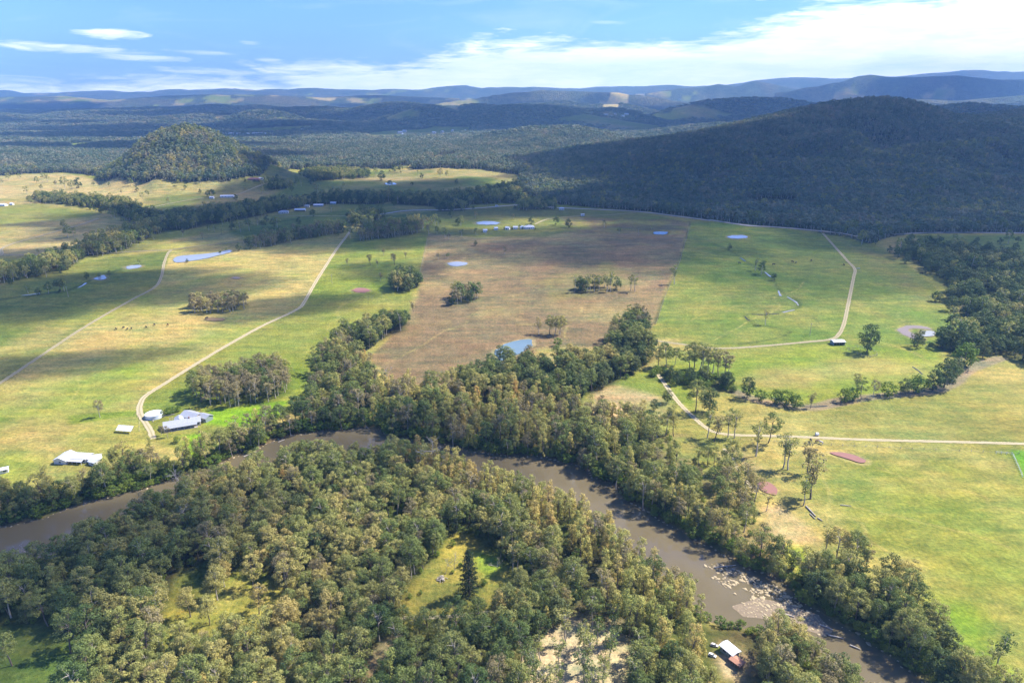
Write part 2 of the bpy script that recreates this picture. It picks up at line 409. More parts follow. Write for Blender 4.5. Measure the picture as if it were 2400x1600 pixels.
# ponds: centre, half width, half height in the picture, tilt; kind of water; rim
def ell(cx, cy, rx, ry, rot=0.0, n=20, seed=0, jit=0.12):
    rs = random.Random(int(cx * 7 + cy)); out = []
    for k in range(n):
        a = 2 * math.pi * k / n; q = 1 + rs.uniform(-jit, jit)
        ex, ey = rx * q * math.cos(a), ry * q * math.sin(a)
        out.append((cx + ex * math.cos(rot) - ey * math.sin(rot), cy + ex * math.sin(rot) + ey * math.cos(rot)))
    return out
PONDS = [
    ([(397, 597), (404, 590), (430, 586), (470, 583), (500, 579), (527, 574), (531, 579), (505, 586), (480, 592), (440, 599), (408, 602)], 'pale', 'long pale farm pond beside the bend of the left dirt track'),
    (ell(307, 613, 17, 3.6, -0.08), 'pale', 'small pale pond in the dark green paddock left of the track'),
    ([(213, 641), (222, 636), (236, 632), (243, 636), (240, 641), (226, 643)], 'pale', 'ragged little pond on the creek through the dark green paddock'),
    (ell(896, 422, 15, 2.6), 'pale', 'far small pond in the shaded paddock behind the tree line'),
    (ell(1119, 512, 27, 4.2), 'pale', 'oval pale pond behind the farmhouse on the brown rise'),
    ([(1026, 604), (1046, 601), (1072, 603), (1068, 608), (1048, 611), (1032, 609)], 'pale', 'flat pale pond at the top edge of the tan paddock'),
    ([(1138, 802), (1158, 790), (1190, 782), (1221, 780), (1222, 792), (1205, 803), (1190, 813), (1168, 822), (1150, 828), (1140, 816)], 'blue', 'deep blue pond at the foot of the brown paddock above the trees'),
    (ell(1518, 535, 17, 3.6), 'dark', 'dark pond with grassy rim near the right end of the brown paddock'),
    (ell(1694, 544, 21, 4.0), 'pale', 'pale pond at the head of the creek in the right green paddock'),
    (ell(829, 667, 20, 5.0), 'red', 'round red mud pond on bright green grass near the centre left'),
    ([(1908, 1040), (1918, 1037), (1945, 1040), (1972, 1047), (1993, 1058), (1985, 1062), (1958, 1058), (1930, 1050)], 'red', 'long red mud pond in the lower right pasture'),
    ([(1744, 1110), (1758, 1107), (1773, 1112), (1786, 1126), (1780, 1136), (1764, 1134), (1752, 1126)], 'red', 'pinkish red mud pond beside the sparse riverside trees'),
    (ell(493, 733, 23, 4.2), 'brown', 'brown waterhole just below the small tree clump in the tan paddock'),
    (ell(541, 638, 10, 2.2), 'brown', 'faint grey scrape above the small tree clump in the tan paddock'),
    ([(2062, 758), (2075, 749), (2100, 747), (2128, 750), (2140, 756), (2118, 754), (2095, 754), (2088, 761), (2100, 768), (2120, 776), (2122, 781), (2100, 778), (2072, 768)], 'mud', 'curved band of grey mauve mud round a waterhole'),
    ([(2122, 761), (2140, 760), (2150, 764), (2146, 771), (2128, 773), (2118, 769)], 'pale', 'pale waterhole inside the curved mud band'),
]
POND_W = []
for pts, kind, label in PONDS:
    a = np.array(pts, float)
    x, y = ground_at(a[:, 0], a[:, 1], base_height)
    c = (x.mean(), y.mean()); z = float(base_height(np.array([c[0]]), np.array([c[1]]))[0])
    # lay the outline out on that level, seen from the same spot
    x, y = on_level(a[:, 0], a[:, 1], z)
    POND_W.append((rag(smooth_line(np.stack([x, y], 1).tolist() + [[x[0], y[0]]], 5)[:-1], 2.2, 400 + len(POND_W)), z, kind, label))

def height(x, y):
    x = np.asarray(x, float); y = np.asarray(y, float)
    z = base_height(x, y)
    for P, zl, kind, label in POND_W:
        mg = 40.0
        d = sd_box(x, y, P, mg)
        m = d < mg
        if m.any():
            w = 1 - sstep(2, mg, d[m])
            z[m] = z[m] * (1 - w) + zl * w - 0.9 * sstep(3, -3, d[m])
    d = sd_box(x, y, RIVER, 30.0)
    m = d < 30
    if m.any():
        dd = d[m]
        z[m] = z[m] * sstep(2, 25, dd) + np.where(dd < 0, RIVER_Z - 0.25 - 1.6 * sstep(0, 8, -dd), RIVER_Z - 0.25 + (2.4) * sstep(0, 9, dd) ) * (1 - sstep(2, 25, dd)) 
    return z
def place(px, py):
    x, y = ground_at(px, py, lambda a, b: zmesh(a, b))
    return x, y

# ------------------------------------------------------------------ terrain grid
rows = [90.0]
while rows[-1] < 15500:
    Y = rows[-1]
    rows.append(Y + min(2.7 * (Y * Y + CAM_H ** 2) / (CAM_H * FOC), 0.0092 * Y))
rows = np.array(rows)
NU = 780
U0, U1 = -1.2, 1.2
us = np.linspace(U0, U1, NU)
GX = rows[:, None] * us[None, :]; GY = np.broadcast_to(rows[:, None], GX.shape).copy()
GZ = np.empty_like(GX)
for i in range(0, len(rows), 60):
    GZ[i:i + 60] = height(GX[i:i + 60], GY[i:i + 60])
def zmesh(x, y):
    x = np.asarray(x, float); y = np.asarray(y, float)
    fi = np.interp(y, rows, np.arange(len(rows))); i = np.clip(fi.astype(int), 0, len(rows) - 2); fi = fi - i
    fu = np.clip((x / np.maximum(y, 1) - U0) / (U1 - U0) * (NU - 1), 0, NU - 1.001); j = fu.astype(int); fu = fu - j
    return (GZ[i, j] * (1 - fu) + GZ[i, j + 1] * fu) * (1 - fi) + (GZ[i + 1, j] * (1 - fu) + GZ[i + 1, j + 1] * fu) * fi
def at(px, py):
    x, y = place([px], [py]); return float(x[0]), float(y[0]), float(zmesh(x, y)[0])
def mpp(x, y, z=0.0):
    """metres per picture unit at a place"""
    return math.sqrt(x * x + y * y + (CAM_H - z) ** 2) / FOC
def wpoly(pts):
    a = np.array(pts, float); x, y = place(a[:, 0], a[:, 1]); return np.stack([x, y], 1)
# ------------------------------------------------------------------ where the woods stand (outlines on the ground)
NBANK = [(0, 1212), (100, 1192), (200, 1155), (300, 1130), (390, 1103), (480, 1075), (570, 1042), (640, 1012), (700, 998), (780, 990), (862, 980), (885, 1000), (960, 1012), (1050, 1030), (1150, 1046),
         (1250, 1056), (1325, 1070), (1350, 1092), (1400, 1118), (1450, 1158), (1510, 1192), (1560, 1218), (1620, 1252), (1680, 1290), (1740, 1316), (1795, 1342)]
W_FAR_BANK = [(-200, 1262)] + NBANK + [(1800, 1320), (1770, 1270), (1745, 1225), (1725, 1190), (1735, 1150), (1720, 1110), (1690, 1085), (1640, 1060), (1600, 1062), (1560, 1050), (1545, 1020), (1560, 1000), (1530, 985), (1480, 972), (1400, 962), (1345, 948),
         (1330, 925), (1380, 895), (1440, 870), (1480, 842), (1500, 820), (1485, 790), (1470, 770), (1420, 785), (1380, 825), (1320, 840), (1250, 845), (1200, 842), (1150, 850), (1110, 862), (1060, 885), (1000, 898), (930, 900), (880, 888), (855, 860), (835, 830), (790, 808), (765, 800),
         (742, 812), (728, 850), (722, 890), (712, 940), (680, 972), (620, 985), (560, 990), (500, 1030), (470, 1045), (445, 1060), (410, 1065), (330, 1062), (270, 1068), (240, 1095), (215, 1115), (150, 1128), (60, 1128), (0, 1132), (-200, 1140)]
W_GULLY = [(765, 806), (800, 800), (850, 800), (880, 782), (905, 765), (935, 758), (930, 742), (890, 745), (850, 762), (800, 780), (765, 785)]
W_NEAR = [(-420, 1480), (-120, 1392), (40, 1342), (130, 1308), (220, 1270), (320, 1223), (400, 1188), (470, 1158), (540, 1130), (620, 1102), (690, 1089), (760, 1085), (850, 1085), (940, 1083), (1000, 1089), (1080, 1107), (1180, 1138), (1270, 1168), (1330, 1193), (1400, 1243), (1450, 1298),
         (1520, 1350), (1590, 1402), (1640, 1440), (1690, 1440), (1750, 1462), (1820, 1500), (1880, 1540), (1930, 1580), (1985, 1632), (2060, 1700), (1000, 1760), (-500, 1760)]
W_NEAR = up16(W_NEAR[:-2]) + W_NEAR[-2:]
W_RIGHT_BANK = [(1812, 1345), (1835, 1322), (1880, 1318), (1920, 1325), (1980, 1345), (2040, 1370), (2100, 1405), (2140, 1450), (2190, 1510), (2240, 1560), (2330, 1590), (2420, 1640), (2420, 1700), (2240, 1700), (2145, 1585), (2060, 1520), (1960, 1452), (1870, 1390)]
W_CLUMP_BIG = [(440, 905), (470, 888), (520, 878), (580, 862), (630, 855), (662, 868), (666, 900), (640, 918), (590, 930), (520, 938), (460, 930)]
W_CLUMP_MID = [(434, 712), (450, 701), (500, 697), (545, 694), (572, 697), (565, 710), (530, 716), (490, 721), (445, 720)]
W_CLUMP_GOLD = [(1026, 694), (1050, 682), (1085, 678), (1100, 682), (1090, 692), (1060, 701), (1035, 702)]
W_CLUMP_DARK = [(898, 662), (920, 648), (958, 644), (964, 655), (945, 668), (915, 674)]
W_ROW_TRUNKS = [(1308, 664), (1350, 658), (1418, 660), (1415, 673), (1350, 676), (1312, 674)]
W_CREEK_A = [(78, 452), (150, 456), (235, 462), (290, 472), (330, 492), (365, 500), (430, 492), (500, 486), (600, 470), (700, 461), (760, 452), (860, 452), (900, 448), (912, 460), (860, 470), (760, 468), (700, 474), (640, 486), (560, 502), (480, 518), (400, 532), (355, 537), (318, 524), (290, 500), (225, 478), (150, 470), (90, 466)]
W_CREEK_B = [(195, 588), (250, 586), (300, 568), (347, 542), (340, 528), (300, 534), (240, 550), (200, 568)]
W_CREEK_C = [(-60, 660), (0, 652), (80, 638), (150, 620), (196, 592), (200, 578), (160, 586), (110, 602), (50, 624), (-60, 642)]
W_ROW_D = [(562, 574), (640, 563), (655, 556), (800, 534), (812, 522), (760, 524), (650, 540), (600, 552)]
W_BLOCK_E = [(822, 554), (900, 546), (972, 534), (974, 518), (900, 524), (826, 536)]
W_BLOCK_E2 = [(808, 520), (850, 518), (876, 500), (868, 488), (830, 494), (806, 508)]
W_ROW_F = [(910, 470), (1000, 474), (1010, 486), (1068, 486), (1080, 470), (1188, 466), (1200, 440), (1200, 424), (1160, 432), (1080, 448), (1000, 456), (915, 456)]
W_ROW_G = [(1192, 482), (1270, 482), (1278, 468), (1240, 464), (1192, 466)]
W_PATCH_H = [(700, 408), (790, 412), (838, 410), (850, 398), (800, 392), (705, 394)]
W_PATCH_I = [(618, 436), (660, 434), (672, 418), (640, 412), (618, 420)]
W_RIGHT_EDGE = [(2080, 590), (2125, 615), (2168, 645), (2180, 690), (2200, 720), (2235, 745), (2230, 765), (2165, 778), (2152, 800), (2200, 815), (2260, 812), (2310, 812), (2352, 835), (2600, 880), (2600, 590), (2352, 600), (2260, 585), (2180, 576), (2110, 568), (2080, 572)]
W_CREEK_R = [(1500, 872), (1560, 885), (1620, 894), (1685, 902), (1700, 890), (1660, 872), (1620, 862), (1560, 858), (1510, 850), (1490, 860)]
W_RIGHT_KNOT = [(1398, 792), (1420, 770), (1440, 750), (1475, 742), (1490, 760), (1480, 790), (1470, 812), (1420, 822)]
# clearings
C_CORNER = [(-300, 1446), (-100, 1440), (0, 1440), (80, 1432), (140, 1450), (195, 1480), (190, 1530), (180, 1600), (170, 1760), (-500, 1760)]
C_GLADE = [(395, 1345), (420, 1312), (455, 1335), (485, 1352), (515, 1335), (545, 1312), (585, 1308), (640, 1330), (650, 1365), (650, 1420), (610, 1455), (560, 1470), (520, 1470), (470, 1490), (420, 1505), (375, 1490), (360, 1430), (385, 1385)]
C_MEADOW = [(930, 1440), (925, 1370), (955, 1325), (990, 1295), (1020, 1245), (1040, 1222), (1085, 1225), (1125, 1262), (1170, 1290), (1190, 1330), (1175, 1375), (1140, 1400), (1090, 1420), (1040, 1450), (980, 1460)]
C_SAND = [(1215, 1490), (1260, 1450), (1300, 1430), (1345, 1425), (1400, 1440), (1450, 1480), (1470, 1540), (1440, 1620), (1400, 1700), (1280, 1700), (1200, 1680), (1185, 1560)]
C_SHED = [(1632, 1492), (1655, 1476), (1692, 1490), (1718, 1530), (1718, 1590), (1722, 1680), (1640, 1680), (1636, 1600), (1626, 1540)]
C_TRACK = [(842, 1545), (850, 1500), (880, 1470), (910, 1450), (925, 1458), (900, 1500), (885, 1550), (865, 1600), (830, 1600)]
C_LANE = [(920, 1412), (1000, 1412), (1090, 1406), (1150, 1396), (1152, 1404), (1090, 1418), (1000, 1424), (920, 1426)]
C_YARD = [(360, 1060), (375, 1000), (420, 1020), (450, 985), (470, 1000), (440, 1050), (420, 1085), (408, 1080)]
C_SPARSE = [(1480, 972), (1560, 1000), (1700, 1085), (1740, 1150), (1725, 1190), (1800, 1330), (1730, 1300), (1640, 1220), (1560, 1180), (1480, 1110), (1520, 1040)]

FOOT = [(-400, 400), (0, 404), (60, 399), (150, 396), (210, 402), (240, 416), (330, 420), (430, 420), (520, 417), (600, 404), (668, 388), (700, 390), (760, 388), (930, 382), (950, 390), (1100, 388), (1195, 402), (1192, 440), (1270, 468), (1380, 478), (1490, 486), (1600, 500),
        (1700, 514), (1780, 520), (1850, 528), (1950, 545), (2000, 560), (2040, 545), (2100, 536), (2352, 534), (2800, 534)]
CLEAR_FAR = [[(560, 296), (640, 292), (715, 289), (716, 296), (660, 304), (590, 308), (560, 304)], [(500, 311), (640, 308), (640, 313), (510, 315)], [(145, 342), (165, 330), (218, 327), (216, 336), (180, 342)], [(85, 338), (140, 334), (140, 341), (90, 342)],
             [(960, 315), (985, 300), (1060, 296), (1088, 298), (1080, 306), (1040, 310), (1000, 318)], [(935, 384), (960, 372), (1010, 356), (1050, 355), (1048, 362), (1000, 372), (960, 382)],
             [(690, 390), (700, 386), (780, 386), (780, 390)], [(1375, 240), (1400, 228), (1460, 214), (1480, 218), (1440, 235), (1420, 250), (1385, 250)], [(720, 226), (745, 220), (770, 230), (740, 232)], [(2100, 222), (2140, 218), (2150, 222), (2110, 226)], [(850, 305), (1000, 290), (1080, 292), (1060, 300), (900, 320), (850, 318)]]
CLEAR_FAR_W = [wpoly(p) for p in CLEAR_FAR]
fp = np.array(FOOT, float); fx, fy = place(fp[:, 0], fp[:, 1])
FOOT_U, FOOT_Y = fx / fy, fy
# lie in order of the direction from the camera
FOOT_POLY = np.concatenate([np.stack([fx, fy], 1), np.array([[1.3 * 15500, 15500], [-1.3 * 15500, 15500]])])
W = {k: wpoly(v) for k, v in dict(far=W_FAR_BANK, gully=W_GULLY, near=W_NEAR, rbank=W_RIGHT_BANK, cbig=W_CLUMP_BIG, cmid=W_CLUMP_MID, cgold=W_CLUMP_GOLD, cdark=W_CLUMP_DARK, row=W_ROW_TRUNKS, ca=W_CREEK_A, cb=W_CREEK_B, cc=W_CREEK_C,
     rd=W_ROW_D, be=W_BLOCK_E, be2=W_BLOCK_E2, rf=W_ROW_F, rg=W_ROW_G, ph=W_PATCH_H, pi=W_PATCH_I, redge=W_RIGHT_EDGE, cr=W_CREEK_R, knot=W_RIGHT_KNOT,
     corner=C_CORNER, glade=C_GLADE, meadow=C_MEADOW, sand=C_SAND, shed=C_SHED, track=C_TRACK, lane=C_LANE, yard=C_YARD, sparse=C_SPARSE).items()}

# ------------------------------------------------------------------ colour of the land (grass, straw, bare earth, leaf litter)
n = GX.size
X, Y = GX.ravel(), GY.ravel()
C = np.empty((n, 3))
g1 = fbm(X / 90, Y / 90, 71, 4); g2 = fbm(X / 22, Y / 22, 77, 3); g3 = fbm(X / 260, Y / 260, 75, 3)
GREEN = np.array([0.135, 0.185, 0.038]); LIME = np.array([0.215, 0.275, 0.038]); STRAW = np.array([0.45, 0.37, 0.145]); OLIVE = np.array([0.235, 0.235, 0.062])
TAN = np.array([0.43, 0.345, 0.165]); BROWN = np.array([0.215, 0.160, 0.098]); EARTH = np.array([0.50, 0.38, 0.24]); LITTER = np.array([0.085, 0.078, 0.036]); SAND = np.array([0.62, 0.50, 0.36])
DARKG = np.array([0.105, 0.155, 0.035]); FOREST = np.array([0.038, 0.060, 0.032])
def mixc(a, b, t): t = np.clip(t, 0, 1)[..., None]; return a * (1 - t) + b * t
C[:] = OLIVE
C = mixc(C, STRAW, 0.35 + 0.9 * g1 * 0.6 + 0.3 * g3)
C = mixc(C, LIME, 0.25 - 0.9 * g1)
def field(pts, col, width=3.0, col2=None, amt=0.5, nz=None, strength=1.0, world=False):
    global C
    P = np.asarray(pts, float) if world else wpoly(pts)
    mg = max(30.0, width * 2)
    d = sd_box(X, Y, P, mg)
    m = d < mg
    t = sstep(width, -width, d[m] + width * 0.8 * g2[m]) * strength
    cc = np.broadcast_to(np.asarray(col, float), (m.sum(), 3))
    if col2 is not None: cc = mixc(cc, np.asarray(col2, float), amt + 1.1 * (nz if nz is not None else g1)[m])
    C[m] = mixc(C[m], cc, t)
# left paddocks
field([(392, 575), (450, 566), (560, 555), (650, 545), (805, 530), (770, 580), (730, 640), (700, 695), (600, 748), (500, 805), (380, 880), (335, 908), (322, 960), (345, 1010), (0, 1140), (-300, 1200), (-300, 1050), (0, 880), (90, 820), (200, 745), (300, 690), (362, 655), (374, 625)], STRAW, 3, LIME, 0.10, g1 * 0.8 + g2 * 0.35)
field([(300, 900), (0, 900), (-300, 1000), (-300, 1200), (0, 1140), (240, 1080), (345, 1010), (322, 960)], STRAW * 0.9, 40, LIME, 0.40, g1 + g2 * 0.4, 0.8)
field([(-300, 1000), (-300, 700), (0, 655), (200, 600), (392, 575), (374, 625), (362, 655), (300, 690), (200, 745), (90, 820), (0, 880)], GREEN, 3, OLIVE, 0.45)
field([(-300, 1000), (-300, 850), (0, 790), (200, 722), (300, 685), (200, 745), (90, 820), (0, 880)], STRAW, 25, LIME, 0.3, g1, 0.75)
field([(805, 530), (990, 530), (968, 612), (950, 660), (935, 735), (850, 760), (740, 800), (715, 900), (700, 940), (560, 985), (470, 1010), (430, 1050), (345, 1010), (322, 940), (335, 908), (380, 880), (500, 805), (600, 748), (680, 712), (700, 695), (730, 640), (770, 580)], LIME, 3, OLIVE * 1.1, 0.35, g1 + g2 * 0.3)
field([(470, 940), (660, 920), (640, 955), (540, 985), (475, 975)], np.array([0.20, 0.36, 0.02]), 4)
field([(420, 1000), (470, 990), (500, 1030), (450, 1090), (425, 1070)], np.array([0.20, 0.34, 0.02]), 4)
field([(155, 955), (320, 938), (320, 955), (160, 975)], LIME * 0.95, 3)
# brown paddock
BROWN_F = [(985, 536), (1100, 545), (1300, 530), (1585, 508), (1560, 600), (1525, 680), (1503, 745), (1480, 775), (1440, 810), (1300, 850), (1060, 895), (900, 880), (850, 820), (900, 770), (935, 740), (958, 680), (964, 640), (968, 612)]
field(BROWN_F, TAN, 3, BROWN, 0.66, g1 * 0.8 + g2 * 0.5 + g3 * 0.4)
field([(1000, 640), (1200, 600), (1300, 650), (1500, 660), (1480, 700), (1300, 710), (1100, 700)], BROWN * 1.05, 18, BROWN * 0.8, 0.4, g2, 0.6)
field([(1160, 640), (1400, 600), (1450, 640), (1300, 690)], OLIVE, 20, BROWN, 0.5, g2, 0.45)
field([(1110, 520), (1230, 510), (1340, 525), (1250, 545), (1120, 545)], GREEN, 10, None, 0, None, 0.7)
field([(830, 500), (1000, 486), (1190, 474), (1480, 492), (1590, 508), (1300, 530), (1100, 545), (985, 536), (840, 532)], OLIVE * 0.95, 6, GREEN, 0.4, g1)
field([(1300, 500), (1590, 506), (1580, 540), (1300, 535)], BROWN, 12, OLIVE, 0.4, g2, 0.8)
# right paddocks
field([(1585, 508), (1720, 520), (1880, 534), (2000, 565), (2100, 620), (2240, 745), (2160, 790), (1920, 788), (1645, 803), (1480, 778), (1503, 745), (1525, 680), (1560, 600)], GREEN * np.array([1.15, 1.3, 1.0]), 2.5, OLIVE, 0.40, g1 * 0.8 + g2 * 0.5)
field([(1700, 545), (1890, 540), (1960, 620), (1945, 700), (1800, 640)], GREEN * 1.15, 30, None, 0, None, 0.5)
field([(1900, 540), (2000, 565), (2060, 590), (2180, 700), (2100, 690), (1970, 600)], OLIVE, 15, BROWN, 0.25, g2, 0.55)
field([(1505, 800), (1645, 805), (1920, 790), (2150, 800), (2190, 860), (2050, 905), (1900, 930), (1700, 905), (1560, 870)], LIME * 1.05, 4, STRAW, 0.18, g1 * 0.9)
field([(1990, 820), (2150, 830), (2160, 870), (1950, 870), (1850, 890), (1700, 880), (1760, 850)], STRAW, 15, LIME, 0.35, g1, 0.7)
field([(1590, 880), (1700, 905), (1900, 932), (2060, 908), (2200, 870), (2352, 835), (2700, 850), (2700, 1700), (2330, 1590), (2140, 1450), (1960, 1330), (1900, 1200), (1800, 1100), (1700, 1010), (1610, 960)], OLIVE * 1.15, 4, STRAW, 0.25, g1 * 0.7 + g2 * 0.3 + g3 * 0.3)
field([(1900, 1060), (2100, 1080), (2352, 1060), (2700, 1100), (2700, 1700), (2300, 1560), (2150, 1440), (1950, 1260)], LIME * 1.05, 30, OLIVE * 1.2, 0.35, g1 * 0.7 + g2 * 0.3, 0.85)
field([(2325, 1035), (2400, 1035), (2400, 1095), (2350, 1095)], np.array([0.16, 0.34, 0.02]), 2)
field([(2120, 1380), (2230, 1400), (2300, 1470), (2340, 1560), (2250, 1540), (2170, 1450)], np.array([0.19, 0.32, 0.03]), 8, LIME, 0.3, g2)
field([(1330, 905), (1400, 880), (1460, 885), (1520, 910), (1545, 950), (1500, 975), (1400, 965), (1335, 945)], np.array([0.50, 0.36, 0.21]), 6, OLIVE, 0.12, g2)
field([(1400, 880), (1470, 850), (1505, 850), (1550, 895), (1560, 930), (1500, 905)], OLIVE * 1.1, 6, LIME, 0.4, g2)
field([(1470, 790), (1505, 778), (1560, 780), (1500, 820), (1490, 850), (1460, 850)], STRAW * 0.9, 6, TAN, 0.4, g2)
field([(1520, 850), (1580, 870), (1600, 950), (1560, 920)], LIME, 4)
field([(1230, 800), (1300, 795), (1400, 800), (1380, 830), (1260, 840), (1225, 815)], TAN, 5, OLIVE, 0.35, g2)
field([(1580, 1010), (1700, 1040), (1760, 1080), (1800, 1100), (1740, 1150), (1700, 1090), (1600, 1070)], TAN * 0.95, 8, OLIVE, 0.4, g2)
field([(1750, 1165), (1790, 1160), (1850, 1205), (1885, 1240), (1880, 1255), (1820, 1250), (1780, 1240), (1760, 1200)], EARTH, 4, TAN, 0.25, g2)
field([(1790, 1245), (1860, 1255), (1870, 1290), (1850, 1325), (1810, 1300)], np.array([0.26, 0.32, 0.045]), 4)
# far left
field([(-400, 420), (0, 402), (150, 398), (330, 420), (560, 418), (600, 430), (500, 436), (380, 445), (320, 470), (240, 462), (80, 455), (-300, 470)], TAN * 1.15, 8, OLIVE, 0.1, g1)
field([(-300, 470), (80, 460), (290, 500), (330, 530), (190, 590), (0, 640), (-300, 690)], TAN * 1.05, 6, OLIVE, 0.22, g1 * 0.9)
field([(-300, 478), (80, 468), (230, 488), (200, 500), (60, 510), (-300, 540)], OLIVE * 1.05, 14, LIME, 0.3, g1, 0.85)
field([(-300, 610), (0, 590), (90, 590), (60, 620), (0, 635), (-300, 680)], OLIVE * 1.1, 10, LIME, 0.3, g1, 0.8)
field([(330, 455), (480, 440), (620, 412), (700, 400), (880, 430), (860, 448), (700, 460), (560, 478), (430, 492), (330, 490)], GREEN, 8, TAN * 0.7, 0.45, g1 * 0.9 + g3 * 0.4)
field([(600, 430), (700, 395), (1000, 385), (1190, 400), (1190, 420), (1080, 440), (900, 450), (700, 455)], GREEN, 10, TAN * 0.8, 0.45, g1 + g3 * 0.5)
field([(1000, 385), (1120, 388), (1190, 402), (1150, 408), (1060, 405), (980, 412)], TAN, 10, OLIVE, 0.3, g1, 0.8)
field([(300, 575), (420, 545), (520, 530), (560, 553), (400, 573)], STRAW, 8, LIME, 0.2, g1)
field([(520, 530), (700, 495), (830, 480), (870, 490), (810, 515), (600, 550)], GREEN * 1.1, 8, LIME, 0.3, g1)
field([(2030, 575), (2050, 560), (2110, 545), (2080, 575), (2060, 590)], TAN * 0.8, 4)
field([(2100, 540), (2800, 538), (2800, 580), (2300, 590), (2120, 565)], GREEN * 1.1, 4)
# creek lines, damp and bare
def strip(pts, w, col, strength=1.0, soft=1.5, world=False):
    global C
    P = smooth_line(wpoly(pts), 4) if not world else pts
    d = sdline(X, Y, P, w + soft * 4)
    m = d < w + soft * 3
    t = sstep(w + soft, w - soft, d[m] + soft * g2[m]) * strength
    C[m] = mixc(C[m], np.broadcast_to(col, (m.sum(), 3)), t)
CREEK_L = [(-60, 700), (0, 688), (60, 680), (110, 675), (150, 668), (185, 655), (215, 641), (240, 635), (265, 622), (290, 616)]
CREEK_M = [(1640, 560), (1675, 575), (1700, 590), (1735, 615), (1757, 628), (1775, 641), (1790, 665), (1810, 680), (1830, 690), (1835, 705), (1800, 715), (1760, 722), (1722, 722), (1712, 727), (1735, 745), (1780, 752), (1812, 760), (1800, 772), (1750, 783), (1700, 790)]
CREEK_R = [(1680, 895), (1720, 912), (1760, 924), (1810, 932), (1850, 936), (1880, 934), (1930, 922), (1980, 914), (2040, 908), (2100, 902), (2150, 896), (2190, 878), (2210, 858), (2250, 838), (2300, 822)]
strip(CREEK_L, 3.0, DARKG * 0.6, 0.9)
strip(CREEK_M, 1.8, DARKG * 0.8, 0.8)
strip(CREEK_R, 5.0, np.array([0.30, 0.25, 0.18]), 0.95)
strip([(985, 536), (968, 612)], 1.0, TAN, 0.6, 1.0)
strip([(1585, 508), (1560, 600), (1525, 680), (1503, 745)], 1.0, BROWN * 0.5, 0.7, 1.0)
strip([(1850, 783), (2000, 783), (2100, 810), (2140, 840)], 1.5, STRAW, 0.5)
# stock trails worn through the paddocks
_tr = np.random.default_rng(33)
for a_, b_ in [((150, 930), (300, 700)), ((40, 1060), (330, 930)), ((420, 760), (640, 640)), ((560, 700), (700, 600)), ((300, 820), (470, 735)), ((890, 830), (1150, 700)), ((1100, 690), (1480, 620)), ((1300, 790), (1330, 690)), ((1000, 760), (1450, 730)), ((1660, 780), (1850, 640)),
               ((1560, 740), (1720, 700)), ((1980, 780), (2150, 700)), ((1850, 1020), (1900, 1200)), ((1950, 1160), (2300, 1250)), ((2000, 1070), (2350, 1180)), ((1930, 1160), (2040, 1270)), ((1700, 960), (2300, 930)), ((740, 760), (830, 670)), ((700, 870), (820, 680)), ((1050, 600), (1220, 540))]:
    k_ = 7; q_ = np.stack([np.linspace(a_[0], b_[0], k_), np.linspace(a_[1], b_[1], k_)], 1) + _tr.normal(size=(k_, 2)) * np.array([12, 4])
    strip([tuple(v_) for v_ in q_], 0.5, STRAW * 1.15, 0.45, 0.9)
# floor of the woods
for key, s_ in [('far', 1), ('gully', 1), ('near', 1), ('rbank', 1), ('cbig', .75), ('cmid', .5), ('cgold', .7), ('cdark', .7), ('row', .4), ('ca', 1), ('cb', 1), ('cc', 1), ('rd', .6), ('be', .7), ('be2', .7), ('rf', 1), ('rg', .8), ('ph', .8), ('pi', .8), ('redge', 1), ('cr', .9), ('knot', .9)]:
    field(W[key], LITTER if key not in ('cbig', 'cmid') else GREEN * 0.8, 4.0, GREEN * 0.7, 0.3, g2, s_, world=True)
field(W['sparse'], TAN * 0.75, 6, OLIVE, 0.35, g2, 0.9, world=True)
field([(1600, 1200), (1660, 1215), (1760, 1290), (1790, 1325), (1740, 1300), (1660, 1262)], EARTH * 0.9, 4, TAN, 0.4, g2)
field(W['corner'], DARKG * 1.15, 3, OLIVE, 0.3, g1 + g2 * 0.5, world=True)
field(W['glade'], OLIVE * 1.2, 3, np.array([0.33, 0.27, 0.05]), 0.40, g2, world=True)
field([(430, 1345), (470, 1300), (560, 1290), (620, 1330), (560, 1390), (440, 1420)], LIME, 5, STRAW * 0.8, 0.4, g2, 0.7)
field(W['meadow'], OLIVE * 1.1, 3, np.array([0.36, 0.30, 0.07]), 0.35, g2, world=True)
field([(1085, 1265), (1150, 1275), (1165, 1305), (1120, 1330), (1090, 1310)], LIME * 1.2, 3)
field([(1170, 1480), (1260, 1420), (1345, 1395), (1420, 1430), (1500, 1440), (1560, 1480), (1500, 1560), (1400, 1620), (1100, 1640), (1100, 1540)], EARTH * 0.7, 8, OLIVE * 0.8, 0.30, g2 * 0.8, 0.85)
field(W['sand'], SAND * 1.1, 5, EARTH, 0.3, g2, world=True)
field(W['shed'], EARTH * 0.8, 7, OLIVE * 0.7, 0.45, g2 * 1.2, world=True)
field([(1655, 1480), (1690, 1505), (1700, 1560), (1660, 1560), (1640, 1520)], SAND, 3, None, 0, None, .8)
field([(1638, 1488), (1655, 1480), (1668, 1497), (1650, 1500)], LIME, 1.5)
field(W['track'], EARTH * 0.85, 2, world=True)
